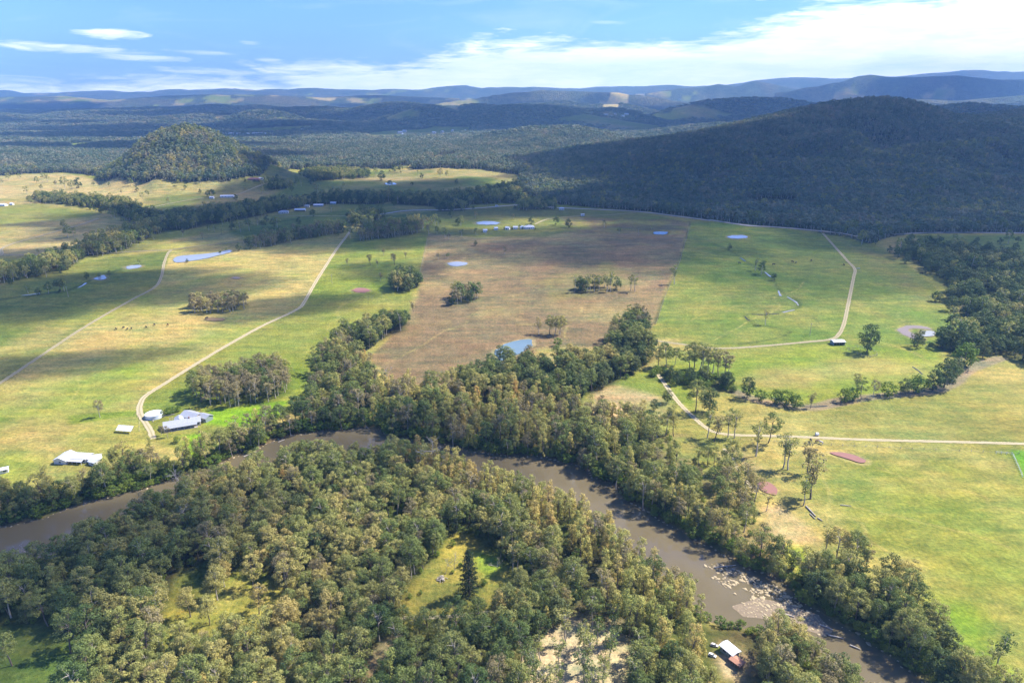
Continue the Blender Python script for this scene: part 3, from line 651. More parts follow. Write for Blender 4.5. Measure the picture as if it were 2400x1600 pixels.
# river banks
d = sd_box(X, Y, RIVER, 14)
m = d < 14
C[m] = mixc(C[m], np.array([0.20, 0.155, 0.10]), sstep(4.0, 1.0, d[m] + 1.2 * g2[m]))
C[m] = mixc(C[m], np.array([0.075, 0.055, 0.035]), sstep(0.2, -0.6, d[m]))
BAR = [(1598, 1290), (1640, 1300), (1690, 1312), (1750, 1325), (1790, 1345), (1830, 1375), (1880, 1415), (1920, 1440), (1900, 1455), (1850, 1430), (1800, 1415), (1750, 1420), (1700, 1415), (1680, 1385), (1650, 1360), (1620, 1330)]
BAR_W = lvl(BAR, RIVER_Z)
# ponds' rims
for P, zl, kind, label in POND_W:
    dd = sd_box(X, Y, P, 12); m = dd < 12
    sc = float(np.clip(np.hypot(*P.mean(0)) / 900, 0.6, 1.4))
    rim = {'red': [0.40, 0.36, 0.16], 'pale': [0.30, 0.27, 0.15], 'blue': [0.42, 0.36, 0.22], 'dark': [0.12, 0.13, 0.06], 'brown': [0.33, 0.27, 0.14], 'mud': [0.30, 0.28, 0.20]}[kind]
    C[m] = mixc(C[m], np.array(rim), sstep(5.5 * sc, 0.5, dd[m] + 2.0 * g2[m]) * 0.9)
# far woods: everything beyond the foot line that is not cleared
inF = sdpoly(X, Y, FOOT_POLY) < 0
farm = np.zeros(n)
dclear = np.full(n, 50.0)
for P in CLEAR_FAR_W: dclear = np.minimum(dclear, sd_box(X, Y, P, 50.0))
farm[inF] = 1.0
farm *= sstep(-8, 8, dclear + 10 * g2)
C = mixc(C, mixc(np.broadcast_to(FOREST, (n, 3)), np.array([0.085, 0.085, 0.045]), 0.4 + 0.9 * g3), farm)
m = dclear < 0
C[m] = mixc(np.broadcast_to(LIME, (m.sum(), 3)), TAN * 1.2, 0.2 + 1.2 * g3[m])
for q in (5, 7, 8, 9): 
    P = CLEAR_FAR_W[q]; m2 = sd_box(X, Y, P, 1) < 0; C[m2] = TAN * 1.2
def far_gap(x, y): return fbm(x / 620, y / 620, 120, 4) + 0.25 * fbm(x / 150, y / 150, 125, 2) - 0.10 * sstep(0, 200, np.abs(x) * 0)
fgp = far_gap(X, Y)
m = (Y > 3300) & inF & (GZ.ravel() < 330)
tt = sstep(0.33, 0.40, fgp[m]) * 0.9
C[m] = mixc(C[m], mixc(np.broadcast_to(LIME * 0.9, (m.sum(), 3)), TAN * 0.9, 0.5 + 2.0 * g3[m]), tt)
farm[m] = farm[m] * (1 - tt)
C = C * (1 + 0.16 * g2[:, None] + 0.10 * g1[:, None])
C[farm < 0.5] *= 0.62
C = np.clip(C, 0.012, 0.8)

# ------------------------------------------------------------------ material tools
def mat(name):
    m = bpy.data.materials.new(name); m.use_nodes = True
    nt = m.node_tree; nt.nodes.clear()
    out = nt.nodes.new('ShaderNodeOutputMaterial'); b = nt.nodes.new('ShaderNodeBsdfPrincipled')
    nt.links.new(b.outputs[0], out.inputs[0])
    return m, nt, b
def N(nt, t, **kw):
    nd = nt.nodes.new(t)
    for k, v in kw.items():
        if k.startswith('i_'):
            nd.inputs[k[2:].replace('_', ' ')].default_value = v
        else: setattr(nd, k, v)
    return nd
def M(nt, op, a, b=None, c=None, clamp=False):
    nd = nt.nodes.new('ShaderNodeMath'); nd.operation = op; nd.use_clamp = clamp
    for i, v in enumerate((a, b, c)):
        if v is None: continue
        if isinstance(v, (int, float)): nd.inputs[i].default_value = v
        else: nt.links.new(v, nd.inputs[i])
    return nd.outputs[0]
def noise(nt, scale, detail=4, rough=0.55, vec=None, dist=0.0):
    nd = N(nt, 'ShaderNodeTexNoise'); nd.inputs['Scale'].default_value = scale; nd.inputs['Detail'].default_value = detail
    nd.inputs['Roughness'].default_value = rough; nd.inputs['Distortion'].default_value = dist
    if vec is not None: nt.links.new(vec, nd.inputs['Vector'])
    return nd.outputs['Fac']
def ramp(nt, fac, stops, interp='LINEAR'):
    nd = nt.nodes.new('ShaderNodeValToRGB'); cr = nd.color_ramp; cr.interpolation = interp
    cr.elements[0].position = stops[0][0]; cr.elements[0].color = (*stops[0][1], 1)
    cr.elements[1].position = stops[-1][0]; cr.elements[1].color = (*stops[-1][1], 1)
    for p, c in stops[1:-1]:
        e = cr.elements.new(p); e.color = (*c, 1)
    nt.links.new(fac, nd.inputs[0]); return nd.outputs['Color']
def mixn(nt, a, b, f, mode='MIX'):
    nd = nt.nodes.new('ShaderNodeMix'); nd.data_type = 'RGBA'; nd.blend_type = mode
    for key, v in (('A', a), ('B', b)):
        if isinstance(v, tuple): nd.inputs[key].default_value = (*v, 1)
        else: nt.links.new(v, nd.inputs[key])
    if isinstance(f, (int, float)): nd.inputs['Factor'].default_value = f
    else: nt.links.new(f, nd.inputs['Factor'])
    return nd.outputs['Result']
def plain(name, col, rough=0.7, metal=0.0, var=0.12, scale=3.0, bump=0.0):
    m, nt, b = mat(name)
    tc = N(nt, 'ShaderNodeTexCoord')
    f = noise(nt, scale, 5, 0.6, tc.outputs['Object'])
    c = mixn(nt, tuple(np.clip(np.array(col) * (1 - var), 0, 1)), tuple(np.clip(np.array(col) * (1 + var), 0, 1)), f)
    nt.links.new(c, b.inputs['Base Color']); b.inputs['Roughness'].default_value = rough; b.inputs['Metallic'].default_value = metal
    if bump:
        bp = N(nt, 'ShaderNodeBump'); bp.inputs['Strength'].default_value = bump; bp.inputs['Distance'].default_value = 0.1
        nt.links.new(f, bp.inputs['Height']); nt.links.new(bp.outputs[0], b.inputs['Normal'])
    return m
# ground
m_ground, nt, b = mat('ground')
att = N(nt, 'ShaderNodeAttribute', attribute_name='land'); att2 = N(nt, 'ShaderNodeAttribute', attribute_name='woods')
geo = N(nt, 'ShaderNodeNewGeometry')
nA = noise(nt, 0.55, 6, 0.65, geo.outputs['Position']); nB = noise(nt, 0.09, 5, 0.6, geo.outputs['Position']); nC = noise(nt, 0.018, 4, 0.6, geo.outputs['Position'])
mp = N(nt, 'ShaderNodeMapping'); mp.inputs['Scale'].default_value = (0.03, 0.14, 0.1); mp.inputs['Rotation'].default_value = (0, 0, 0.25); nt.links.new(geo.outputs['Position'], mp.inputs[0])
nD = noise(nt, 1.0, 5, 0.62, mp.outputs[0])
nT = noise(nt, 0.28, 6, 0.75, geo.outputs['Position'])
v = M(nt, 'MULTIPLY', M(nt, 'MULTIPLY_ADD', nA, 1.1, 0.45), M(nt, 'MULTIPLY_ADD', M(nt, 'MULTIPLY_ADD', nT, 4.0, -1.5, clamp=True), 0.34, 0.82))
v = M(nt, 'MULTIPLY', v, M(nt, 'MULTIPLY_ADD', nB, 1.1, 0.45))
v = M(nt, 'MULTIPLY', v, M(nt, 'MULTIPLY_ADD', nD, 0.7, 0.65))
vv = N(nt, 'ShaderNodeCombineXYZ')
for i in range(3): nt.links.new(v, vv.inputs[i])
c1 = mixn(nt, att.outputs['Color'], vv.outputs[0], 1.0, 'MULTIPLY')
# dry and fresh blades mixed at a finer grain
dry = mixn(nt, c1, (1.38, 1.12, 0.85), 1.0, 'MULTIPLY')
fresh = mixn(nt, c1, (0.72, 0.98, 0.75), 1.0, 'MULTIPLY')
c2 = mixn(nt, fresh, dry, M(nt, 'MULTIPLY_ADD', M(nt, 'ADD', M(nt, 'MULTIPLY', nA, 0.5), M(nt, 'ADD', M(nt, 'MULTIPLY', nC, 0.6), M(nt, 'MULTIPLY', nD, 0.6))), 2.6, -1.71, clamp=True))
# crowns of the far woods
vor = N(nt, 'ShaderNodeTexVoronoi'); vor.inputs['Scale'].default_value = 0.07; nt.links.new(geo.outputs['Position'], vor.inputs['Vector'])
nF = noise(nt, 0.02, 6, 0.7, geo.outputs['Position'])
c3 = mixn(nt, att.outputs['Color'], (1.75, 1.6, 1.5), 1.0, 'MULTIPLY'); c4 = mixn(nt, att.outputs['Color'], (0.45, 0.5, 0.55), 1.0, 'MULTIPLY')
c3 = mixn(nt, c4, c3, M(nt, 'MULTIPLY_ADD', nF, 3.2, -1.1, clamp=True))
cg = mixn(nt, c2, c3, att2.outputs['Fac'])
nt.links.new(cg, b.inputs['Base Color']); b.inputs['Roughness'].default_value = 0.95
b.inputs['Specular IOR Level'].default_value = 0.15
bp = N(nt, 'ShaderNodeBump'); bp.inputs['Strength'].default_value = 0.8; bp.inputs['Distance'].default_value = 0.9; nt.links.new(nA, bp.inputs['Height'])
bp2 = N(nt, 'ShaderNodeBump'); bp2.inputs['Distance'].default_value = 14.0; nt.links.new(M(nt, 'SUBTRACT', 1.0, vor.outputs['Distance']), bp2.inputs['Height'])
nt.links.new(M(nt, 'MULTIPLY', att2.outputs['Fac'], 0.9), bp2.inputs['Strength']); nt.links.new(bp.outputs[0], bp2.inputs['Normal'])
nt.links.new(bp2.outputs[0], b.inputs['Normal'])

NR, NC_ = GX.shape
idx = np.arange(NR * NC_).reshape(NR, NC_)
Q = np.stack([idx[:-1, :-1], idx[:-1, 1:], idx[1:, 1:], idx[1:, :-1]], -1).reshape(-1, 4)
me = fast_mesh('ground', np.stack([X, Y, GZ.ravel()], 1), Q, [m_ground])
me.polygons.foreach_set('use_smooth', [True] * len(me.polygons))
ca = me.color_attributes.new('land', 'FLOAT_COLOR', 'POINT')
ca.data.foreach_set('color', np.concatenate([C, np.ones((n, 1))], 1).astype(np.float32).ravel())
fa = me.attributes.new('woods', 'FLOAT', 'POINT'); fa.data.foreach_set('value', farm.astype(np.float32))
ground = bpy.data.objects.new('ground', me); link(ground)
tag(ground, kind='structure', label='rolling farmland and forested hills running back to a hazy skyline')

# ------------------------------------------------------------------ water
def water_mat(name, col, rough, bs, bd, spec=0.5, var=0.15):
    m, nt, b = mat(name)
    geo = N(nt, 'ShaderNodeNewGeometry')
    f = noise(nt, 0.03, 4, 0.6, geo.outputs['Position'])
    nt.links.new(mixn(nt, tuple(np.array(col) * (1 - var)), tuple(np.array(col) * (1 + var)), f), b.inputs['Base Color'])
    b.inputs['Roughness'].default_value = rough; b.inputs['IOR'].default_value = 1.33; b.inputs['Specular IOR Level'].default_value = spec
    w = noise(nt, 0.9, 3, 0.5, geo.outputs['Position'])
    bp = N(nt, 'ShaderNodeBump'); bp.inputs['Strength'].default_value = bs; bp.inputs['Distance'].default_value = bd
    nt.links.new(w, bp.inputs['Height']); nt.links.new(bp.outputs[0], b.inputs['Normal'])
    return m
m_river = water_mat('river_water', (0.125, 0.102, 0.058), 0.04, 0.08, 0.05, 0.8, 0.25)
PM = {'pale': water_mat('pale_water', (0.25, 0.27, 0.28), 0.05, 0.1, 0.03), 'blue': water_mat('blue_water', (0.12, 0.19, 0.245), 0.05, 0.1, 0.03), 'dark': water_mat('dark_water', (0.05, 0.06, 0.06), 0.05, 0.1, 0.03),
      'red': water_mat('red_water', (0.24, 0.115, 0.09), 0.55, 0.1, 0.03), 'brown': water_mat('brown_water', (0.20, 0.14, 0.08), 0.3, 0.1, 0.03), 'mud': water_mat('mauve_mud', (0.17, 0.14, 0.14), 0.6, 0.3, 0.05)}
def flat_poly(name, P, z, m, off=0.0):
    V = [Vector((p[0], p[1], z)) for p in P]
    tris = tessellate_polygon([V])
    me = bpy.data.meshes.new(name)
    me.from_pydata([tuple(v) for v in V], [], [tuple(t) for t in tris])
    me.materials.append(m)
    bm = bmesh.new(); bm.from_mesh(me); bmesh.ops.recalc_face_normals(bm, faces=bm.faces)
    for f in bm.faces:
        if f.normal.z < 0: f.normal_flip()
    bm.to_mesh(me); bm.free()
    o = bpy.data.objects.new(name, me); link(o); return o
def grow(P, d):
    P = np.asarray(P, float); nx = np.roll(P, -1, 0) - np.roll(P, 1, 0); nx /= (np.linalg.norm(nx, axis=1, keepdims=True) + 1e-9)
    nrm = np.stack([nx[:, 1], -nx[:, 0]], 1)
    area = 0.5 * np.sum(P[:, 0] * np.roll(P[:, 1], -1) - np.roll(P[:, 0], -1) * P[:, 1])
    return P + nrm * d * (1 if area > 0 else -1)
N_line = smooth_line(lvl(NORTH, RIVER_Z), 1) + np.array([0, 4.0]); S_line = smooth_line(lvl(SOUTH, RIVER_Z), 1) - np.array([0, 4.0])
rv = flat_poly('river', np.concatenate([N_line, S_line]), RIVER_Z, m_river)
tag(rv, kind='structure', label='muddy brown river curving between the two wooded banks')
for P, zl, kind, label in POND_W:
    o = flat_poly('pond', P, zl + 0.05, PM[kind]); tag(o, kind='structure', label=label)
o = flat_poly('creek_pool', np.array([(0, 0)]) + 0, 0, PM['pale']) if False else None

# ------------------------------------------------------------------ tracks and roads, draped on the ground
def ribbon(name, pts, w, m, label, z0=0.12, px=True, jit=0.08, kind='structure', crown=0.0):
    L = smooth_line(wpoly(pts) if px else pts, 10)
    seg = np.concatenate([[0], np.cumsum(np.linalg.norm(np.diff(L, axis=0), axis=1))])
    step = max(1.5, w * 0.7); k = max(int(seg[-1] / step), 2)
    s = np.linspace(0, seg[-1], k); L = np.stack([np.interp(s, seg, L[:, 0]), np.interp(s, seg, L[:, 1])], 1)
    T = np.gradient(L, axis=0); T /= np.linalg.norm(T, axis=1, keepdims=True) + 1e-9
    Nn = np.stack([-T[:, 1], T[:, 0]], 1)
    ww = w * (1 + jit * np.array([float(v_) for v_ in fbm(s / 6, s * 0, 5, 3)]))
    cols = 5; V = []
    far = np.hypot(L[:, 0], L[:, 1])
    for j in range(cols):
        q = L + Nn * ((j / (cols - 1) - 0.5) * ww)[:, None]
        V.append(np.stack([q[:, 0], q[:, 1], zmesh(q[:, 0], q[:, 1]) + z0 + np.clip(far - 400, 0, 1500) * 0.0003], 1))
    V = np.stack(V, 1).reshape(-1, 3); Qs = []
    for i in range(k - 1):
        for j in range(cols - 1):
            a = i * cols + j; Qs.append((a, a + cols, a + cols + 1, a + 1))
    me = fast_mesh(name, V, Qs, [m])
    uv = me.attributes.new('across', 'FLOAT', 'POINT'); uv.data.foreach_set('value', np.tile(np.linspace(-1, 1, cols), k).astype(np.float32))
    o = bpy.data.objects.new(name, me); link(o); tag(o, kind=kind, label=label)
    # normals up
    if me.polygons[0].normal.z < 0: me.flip_normals()
    return o
def track_mat(name, col, mid):
    m, nt, b = mat(name)
    at_ = N(nt, 'ShaderNodeAttribute', attribute_name='across'); geo = N(nt, 'ShaderNodeNewGeometry')
    f = noise(nt, 0.5, 5, 0.6, geo.outputs['Position'])
    c = mixn(nt, tuple(np.array(col) * 0.85), tuple(np.clip(np.array(col) * 1.12, 0, 1)), f)
    a = M(nt, 'ABSOLUTE', at_.outputs['Fac'])
    midf = M(nt, 'MULTIPLY', M(nt, 'SUBTRACT', 1.0, M(nt, 'MULTIPLY', a, 3.2), clamp=True), 0.8)
    edge = M(nt, 'MULTIPLY_ADD', a, 4.0, -3.0, clamp=True)
    c = mixn(nt, c, mid, M(nt, 'MAXIMUM', midf, M(nt, 'MULTIPLY', edge, 0.6)))
    nt.links.new(c, b.inputs['Base Color']); b.inputs['Roughness'].default_value = 0.95
    # verges crumble into the grass
    fr = noise(nt, 0.35, 5, 0.7, geo.outputs['Position']); fr2 = noise(nt, 1.6, 3, 0.6, geo.outputs['Position'])
    cut = M(nt, 'GREATER_THAN', M(nt, 'ADD', a, M(nt, 'ADD', M(nt, 'MULTIPLY', fr, 0.9), M(nt, 'MULTIPLY', fr2, 0.5))), 1.42)
    tp = N(nt, 'ShaderNodeBsdfTransparent'); mx = N(nt, 'ShaderNodeMixShader'); nt.links.new(cut, mx.inputs[0]); nt.links.new(b.outputs[0], mx.inputs[1]); nt.links.new(tp.outputs[0], mx.inputs[2])
    out = [q for q in nt.nodes if q.type == 'OUTPUT_MATERIAL'][0]; nt.links.new(mx.outputs[0], out.inputs[0]); return m
m_track = track_mat('pale_dirt', (0.40, 0.335, 0.20), (0.20, 0.185, 0.075)); m_track2 = track_mat('worn_dirt', (0.30, 0.25, 0.145), (0.16, 0.16, 0.055)); m_road = plain('gravel', (0.36, 0.33, 0.28), 0.95, var=0.15, scale=0.3)
T1 = [(352, 1008), (346, 990), (335, 972), (324, 955), (320, 940), (324, 924), (336, 908), (380, 880), (500, 806), (600, 750), (680, 712), (700, 692), (730, 640), (768, 580), (802, 534), (806, 524)]
T2 = [(-150, 975), (-60, 918), (0, 880), (90, 820), (200, 748), (300, 690), (355, 660), (371, 635), (377, 605), (386, 582), (394, 574)]
T2B = [(-60, 586), (0, 585), (90, 586), (240, 582), (330, 577), (394, 574), (450, 566), (560, 555), (640, 545)]
T3 = [(-30, 600), (3, 585), (4, 572), (30, 560), (80, 546), (130, 532), (180, 518), (228, 502)]
T4 = [(1478, 778), (1560, 790), (1648, 800), (1750, 795), (1850, 786), (1905, 780), (1925, 770), (1938, 745), (1948, 700), (1960, 640), (1963, 618), (1945, 598), (1920, 570), (1890, 536)]
T5 = [(1503, 850), (1520, 872), (1540, 900), (1562, 928), (1590, 955), (1612, 975)]
T6 = [(1612, 975), (1640, 992), (1690, 999), (1780, 1001), (1900, 1006), (2000, 1010), (2200, 1015), (2352, 1019), (2560, 1025)]
T7 = [(1662, 1030), (1680, 1050), (1700, 1085), (1735, 1130)]
ROAD = [(800, 508), (880, 492), (940, 484), (1040, 482), (1120, 477), (1190, 472), (1290, 478), (1380, 482), (1480, 488), (1600, 503), (1700, 516), (1780, 522), (1850, 528), (1930, 536), (1990, 548)]
ribbon('dirt_track', T1, 4.8, m_track, 'pale dirt track hooking past the grey-roofed house and running up the pasture', 0.14)
ribbon('dirt_track', T2, 4.2, m_track2, 'dirt track crossing the left paddocks from the picture edge to the long pond', 0.16)
ribbon('dirt_track', T2B, 5.0, m_track2, 'dirt track running level across the left paddocks above the long pond', 0.2)
ribbon('dirt_track', T3, 6.0, m_track2, 'curving dirt track in the tan paddock at the far left', 0.22)
ribbon('dirt_track', T4, 4.4, m_track2, 'dirt track bending past the open tin shed and up the right green paddock', 0.18)
ribbon('dirt_track', T5, 4.2, m_track, 'short pale dirt track between the creek trees and the river woods', 0.14)
ribbon('dirt_track', T6, 3.8, m_track, 'straight pale dirt track across the lower right pasture', 0.14)
ribbon('dirt_track', T7, 2.4, m_track, 'faint footpath through the sparse riverside trees', 0.12)
ribbon('country_road', ROAD, 8.0, m_road, 'gravel road skirting the foot of the forested mountain', 0.3)
ribbon('country_road', [(2050, 539), (2150, 535), (2352, 536), (2600, 537)], 8.0, m_road, 'road at the mountain foot above the small green paddock at the right', 0.3)
ribbon('farm_drive', [(1228, 516), (1245, 508), (1262, 503), (1300, 499), (1340, 496), (1400, 494), (1460, 489)], 5.0, m_track2, 'curving drive from the farmhouse on the brown rise to the road', 0.22)
ribbon('farm_drive', [(330, 481), (400, 466), (470, 455), (540, 448), (570, 438), (608, 422)], 5.5, m_track2, 'drive climbing past the long white shed to the reddish homestead', 0.25)
ribbon('farm_drive', [(640, 498), (700, 496), (780, 497), (830, 490)], 5.0, m_track2, 'drive in front of the houses beyond the creek tree line', 0.25)
ribbon('forest_lane', [(905, 1418), (1000, 1417), (1090, 1410), (1160, 1400)], 2.6, m_track2, 'grey lane glimpsed through the trees below the dark conifer', 0.12)
# pools along the small creeks
for pts, w_ in [([(1757, 625), (1765, 632), (1771, 636)], 2.5), ([(1788, 668), (1790, 674), (1793, 680)], 2.5), ([(1808, 682), (1818, 688), (1828, 694), (1834, 702)], 2.3), ([(1825, 712), (1810, 715), (1798, 718)], 3.0), ([(1790, 721), (1770, 722), (1752, 723), (1726, 722)], 1.8), ([(1711, 727), (1716, 733), (1722, 736)], 1.8), ([(50, 679), (70, 677), (92, 674)], 3.0), ([(180, 661), (190, 656), (198, 650)], 3.0),
                 ([(1700, 592), (1712, 600)], 2.0), ([(1770, 912), (1810, 928), (1860, 934), (1900, 932)], 1.8), ([(1990, 911), (2060, 905), (2110, 900)], 2.0), ([(2095, 862 - 20), (2110, 852), (2118, 860)], 1.5)]:
    ribbon('creek', pts, w_ * 0.8, PM['pale'] if w_ > 2.1 else PM['dark'], 'thin pale run of creek water winding through the grass', 0.15, jit=0.5)
# ------------------------------------------------------------------ trees
def leaf_mat(name, stops, clump=0.30, trans=0.20, isl_amt=0.42):
    """foliage: colour differs from tree to tree, from stand to stand and a little from leaf spray to leaf spray"""
    m, nt, b = mat(name)
    oi = N(nt, 'ShaderNodeObjectInfo'); geo = N(nt, 'ShaderNodeNewGeometry')
    stand = noise(nt, 0.012, 3, 0.6, geo.outputs['Position'])
    f = M(nt, 'ADD', M(nt, 'MULTIPLY', oi.outputs['Random'], 0.72), M(nt, 'MULTIPLY_ADD', stand, 1.7, -0.72), clamp=True)
    c = ramp(nt, f, stops)
    isl = geo.outputs['Random Per Island']
    k = M(nt, 'MULTIPLY_ADD', isl, isl_amt, 1 - isl_amt / 2)
    nz = noise(nt, clump, 3, 0.6, geo.outputs['Position'])
    k = M(nt, 'MULTIPLY', k, M(nt, 'MULTIPLY_ADD', nz, 0.9, 0.55))
    vv = N(nt, 'ShaderNodeCombineXYZ')
    for i in range(3): nt.links.new(k, vv.inputs[i])
    c = mixn(nt, c, vv.outputs[0], 1.0, 'MULTIPLY')
    nt.links.new(c, b.inputs['Base Color']); b.inputs['Roughness'].default_value = 0.8; b.inputs['Specular IOR Level'].default_value = 0.08
    tr = N(nt, 'ShaderNodeBsdfTranslucent'); nt.links.new(mixn(nt, c, (1.1, 1.25, 0.6), 1.0, 'MULTIPLY'), tr.inputs['Color'])
    mx = N(nt, 'ShaderNodeMixShader'); mx.inputs[0].default_value = trans
    nt.links.new(b.outputs[0], mx.inputs[1]); nt.links.new(tr.outputs[0], mx.inputs[2])
    out = [q for q in nt.nodes if q.type == 'OUTPUT_MATERIAL'][0]; nt.links.new(mx.outputs[0], out.inputs[0])
    return m
L_GUM = leaf_mat('gum_leaves', [(0.0, (0.085, 0.130, 0.042)), (0.3, (0.170, 0.205, 0.060)), (0.6, (0.275, 0.275, 0.085)), (0.85, (0.360, 0.315, 0.105)), (1.0, (0.410, 0.325, 0.110))])
L_OAK = leaf_mat('she_oak_leaves', [(0.0, (0.260, 0.280, 0.075)), (0.35, (0.390, 0.360, 0.105)), (0.7, (0.450, 0.360, 0.110)), (0.9, (0.450, 0.330, 0.115)), (1.0, (0.450, 0.275, 0.090))])
L_BUSH = leaf_mat('bush_leaves', [(0.0, (0.080, 0.145, 0.028)), (0.4, (0.135, 0.195, 0.036)), (0.8, (0.200, 0.245, 0.040)), (1.0, (0.280, 0.300, 0.045))])
L_DARK = leaf_mat('dark_leaves', [(0.0, (0.055, 0.090, 0.034)), (0.5, (0.095, 0.130, 0.046)), (1.0, (0.155, 0.165, 0.064))])
L_BROWN = leaf_mat('brown_gum_leaves', [(0.0, (0.185, 0.160, 0.090)), (0.5, (0.270, 0.225, 0.115)), (1.0, (0.355, 0.290, 0.120))])
L_HILL = leaf_mat('hill_leaves', [(0.0, (0.075, 0.122, 0.075)), (0.4, (0.140, 0.175, 0.105)), (0.8, (0.215, 0.218, 0.135)), (1.0, (0.290, 0.245, 0.155))], 0.05, 0.12, 0.2)
L_PINE = leaf_mat('conifer_needles', [(0.0, (0.020, 0.045, 0.022)), (1.0, (0.045, 0.072, 0.030))])
B_PALE = plain('pale_bark', (0.42, 0.37, 0.30), 0.85, var=0.3, scale=1.2)
B_DARK = plain('dark_bark', (0.13, 0.10, 0.08), 0.9, var=0.3, scale=1.2)
B_DEAD = plain('bleached_wood', (0.34, 0.31, 0.27), 0.8, var=0.15, scale=1.2)

def tube_arr(pts, rads, sides=6):
    """verts and quads of a tapered tube through pts"""
    V, Q = [], []
    pts = [np.array(p, float) for p in pts]
    for i, p in enumerate(pts):
        t = pts[min(i + 1, len(pts) - 1)] - pts[max(i - 1, 0)]; t /= np.linalg.norm(t) + 1e-9
        a = np.cross(t, [0.31, 0.95, 0.05]); a /= np.linalg.norm(a) + 1e-9; b_ = np.cross(t, a)
        for k in range(sides):
            an = 2 * math.pi * k / sides
            V.append(p + rads[i] * (math.cos(an) * a + math.sin(an) * b_))
    for i in range(len(pts) - 1):
        for k in range(sides):
            Q.append((i * sides + k, i * sides + (k + 1) % sides, (i + 1) * sides + (k + 1) % sides, (i + 1) * sides + k))
    return np.array(V), np.array(Q)
def join_arr(parts):
    V, Q, o = [], [], 0
    for v, q in parts:
        V.append(v); Q.append(np.asarray(q) + o); o += len(v)
    return np.concatenate(V), np.concatenate(Q)
def leaves(centres, rs, per, size, r_, flat=0.75, up=0.25, inner=0.55):
    """sprays of leaves: small four-cornered blades spread through each clump"""
    Vs = []
    for c, r in zip(centres, rs):
        k = max(4, int(per * r * r))
        d = r_.normal(size=(k, 3)); d[:, 2] += up; d /= np.linalg.norm(d, axis=1, keepdims=True)
        q = r * (inner + (1.08 - inner) * r_.random((k, 1)) ** 0.6)
        p = np.array(c) + d * q * np.array([1, 1, flat])
        nrm = d + r_.normal(size=(k, 3)) * 0.38; nrm[:, 2] += 0.40; nrm /= np.linalg.norm(nrm, axis=1, keepdims=True)
        t = np.cross(nrm, r_.normal(size=(k, 3))); t /= np.linalg.norm(t, axis=1, keepdims=True) + 1e-9
        b_ = np.cross(nrm, t)
        s = size * (0.55 + 0.9 * r_.random((k, 1)))
        a = s * (0.6 + 0.5 * r_.random((k, 1)))
        Vs.append(np.stack([p - t * s, p - b_ * a * 0.7, p + t * s + nrm * s * 0.2, p + b_ * a * 0.7], 1).reshape(-1, 3))
    V = np.concatenate(Vs); Q = np.arange(len(V)).reshape(-1, 4)
    return V, Q
def tree_meshes(name, seed, H, crown_r, crown_lo, nclump, clump_r, per, size, lm, bark, trunk_r=0.28, shape='dome', branches=8, lean=0.05, flat=0.75):
    r_ = np.random.default_rng(seed)
    top = np.array([r_.normal() * lean * H, r_.normal() * lean * H, H * 0.82])
    cz0, cz1 = H * crown_lo, H
    cs, rs = [], []
    tries = 0
    while len(cs) < nclump and tries < 4000:
        tries += 1
        h = r_.random()
        if shape == 'dome':
            rad = crown_r * math.sqrt(max(0.0, 1 - (h * 1.05 - 0.30) ** 2 / 0.62)) * (0.25 + 0.75 * r_.random() ** 0.45)
        elif shape == 'column':
            rad = crown_r * (1.0 - 0.75 * h) ** 0.6 * (0.25 + 0.75 * r_.random() ** 0.5)
        elif shape == 'ball':
            rad = crown_r * math.sqrt(max(0.05, 1 - (2 * h - 1) ** 2)) * (0.3 + 0.7 * r_.random() ** 0.4)
        else:  # open
            rad = crown_r * (0.35 + 0.65 * h) * r_.random() ** 0.5
        a = r_.random() * 2 * math.pi
        f = top * (h * 0.6 + 0.4)
        c = np.array([f[0] + rad * math.cos(a), f[1] + rad * math.sin(a), cz0 + (cz1 - cz0 - clump_r * 0.6) * h])
        cr = clump_r * (0.65 + 0.65 * r_.random())
        if any(np.linalg.norm((c - q) * np.array([1, 1, 1.2])) < 0.62 * (cr + w_) * (0.85) for q, w_ in zip(cs, rs)): continue
        cs.append(c); rs.append(cr)
    crownV, crownQ = leaves(cs, rs, per, size, r_, flat)
    base = np.array([0, 0, -0.6]); fork = top * 0.55; fork[2] = H * max(crown_lo, 0.2)
    parts = [tube_arr([base, fork * 0.5 + np.array([r_.normal() * .2, r_.normal() * .2, 0]), fork, (fork + top) / 2, top], [trunk_r * 1.25, trunk_r, trunk_r * 0.8, trunk_r * 0.5, trunk_r * 0.15])]
    order = r_.permutation(len(cs))[:branches]
    for i in order:
        c = cs[i]; t = 0.15 + 0.75 * r_.random()
        s = fork + (top - fork) * min(t, max(0.0, (c[2] - fork[2]) / (top[2] - fork[2] + 1e-6)) * 0.8)
        mid = (s + c) / 2 + np.array([0, 0, 0.08 * H * (r_.random() - 0.2)])
        parts.append(tube_arr([s, mid, c], [trunk_r * 0.45, trunk_r * 0.3, trunk_r * 0.1], 4))
    tV, tQ = join_arr(parts)
    crown = fast_mesh(name + '_crown', crownV, crownQ, [lm]); trunk = fast_mesh(name + '_trunk', tV, tQ, [bark])
    V = np.concatenate([crownV, tV]); Q = np.concatenate([crownQ, tQ + len(crownV)])
    both = fast_mesh(name, V, Q, [lm, bark], np.concatenate([np.zeros(len(crownQ)), np.ones(len(tQ))]))
    return crown, trunk, both, H
KIND = {}
def reg(key, *a, **k): KIND[key] = tree_meshes(key, *a, **k)
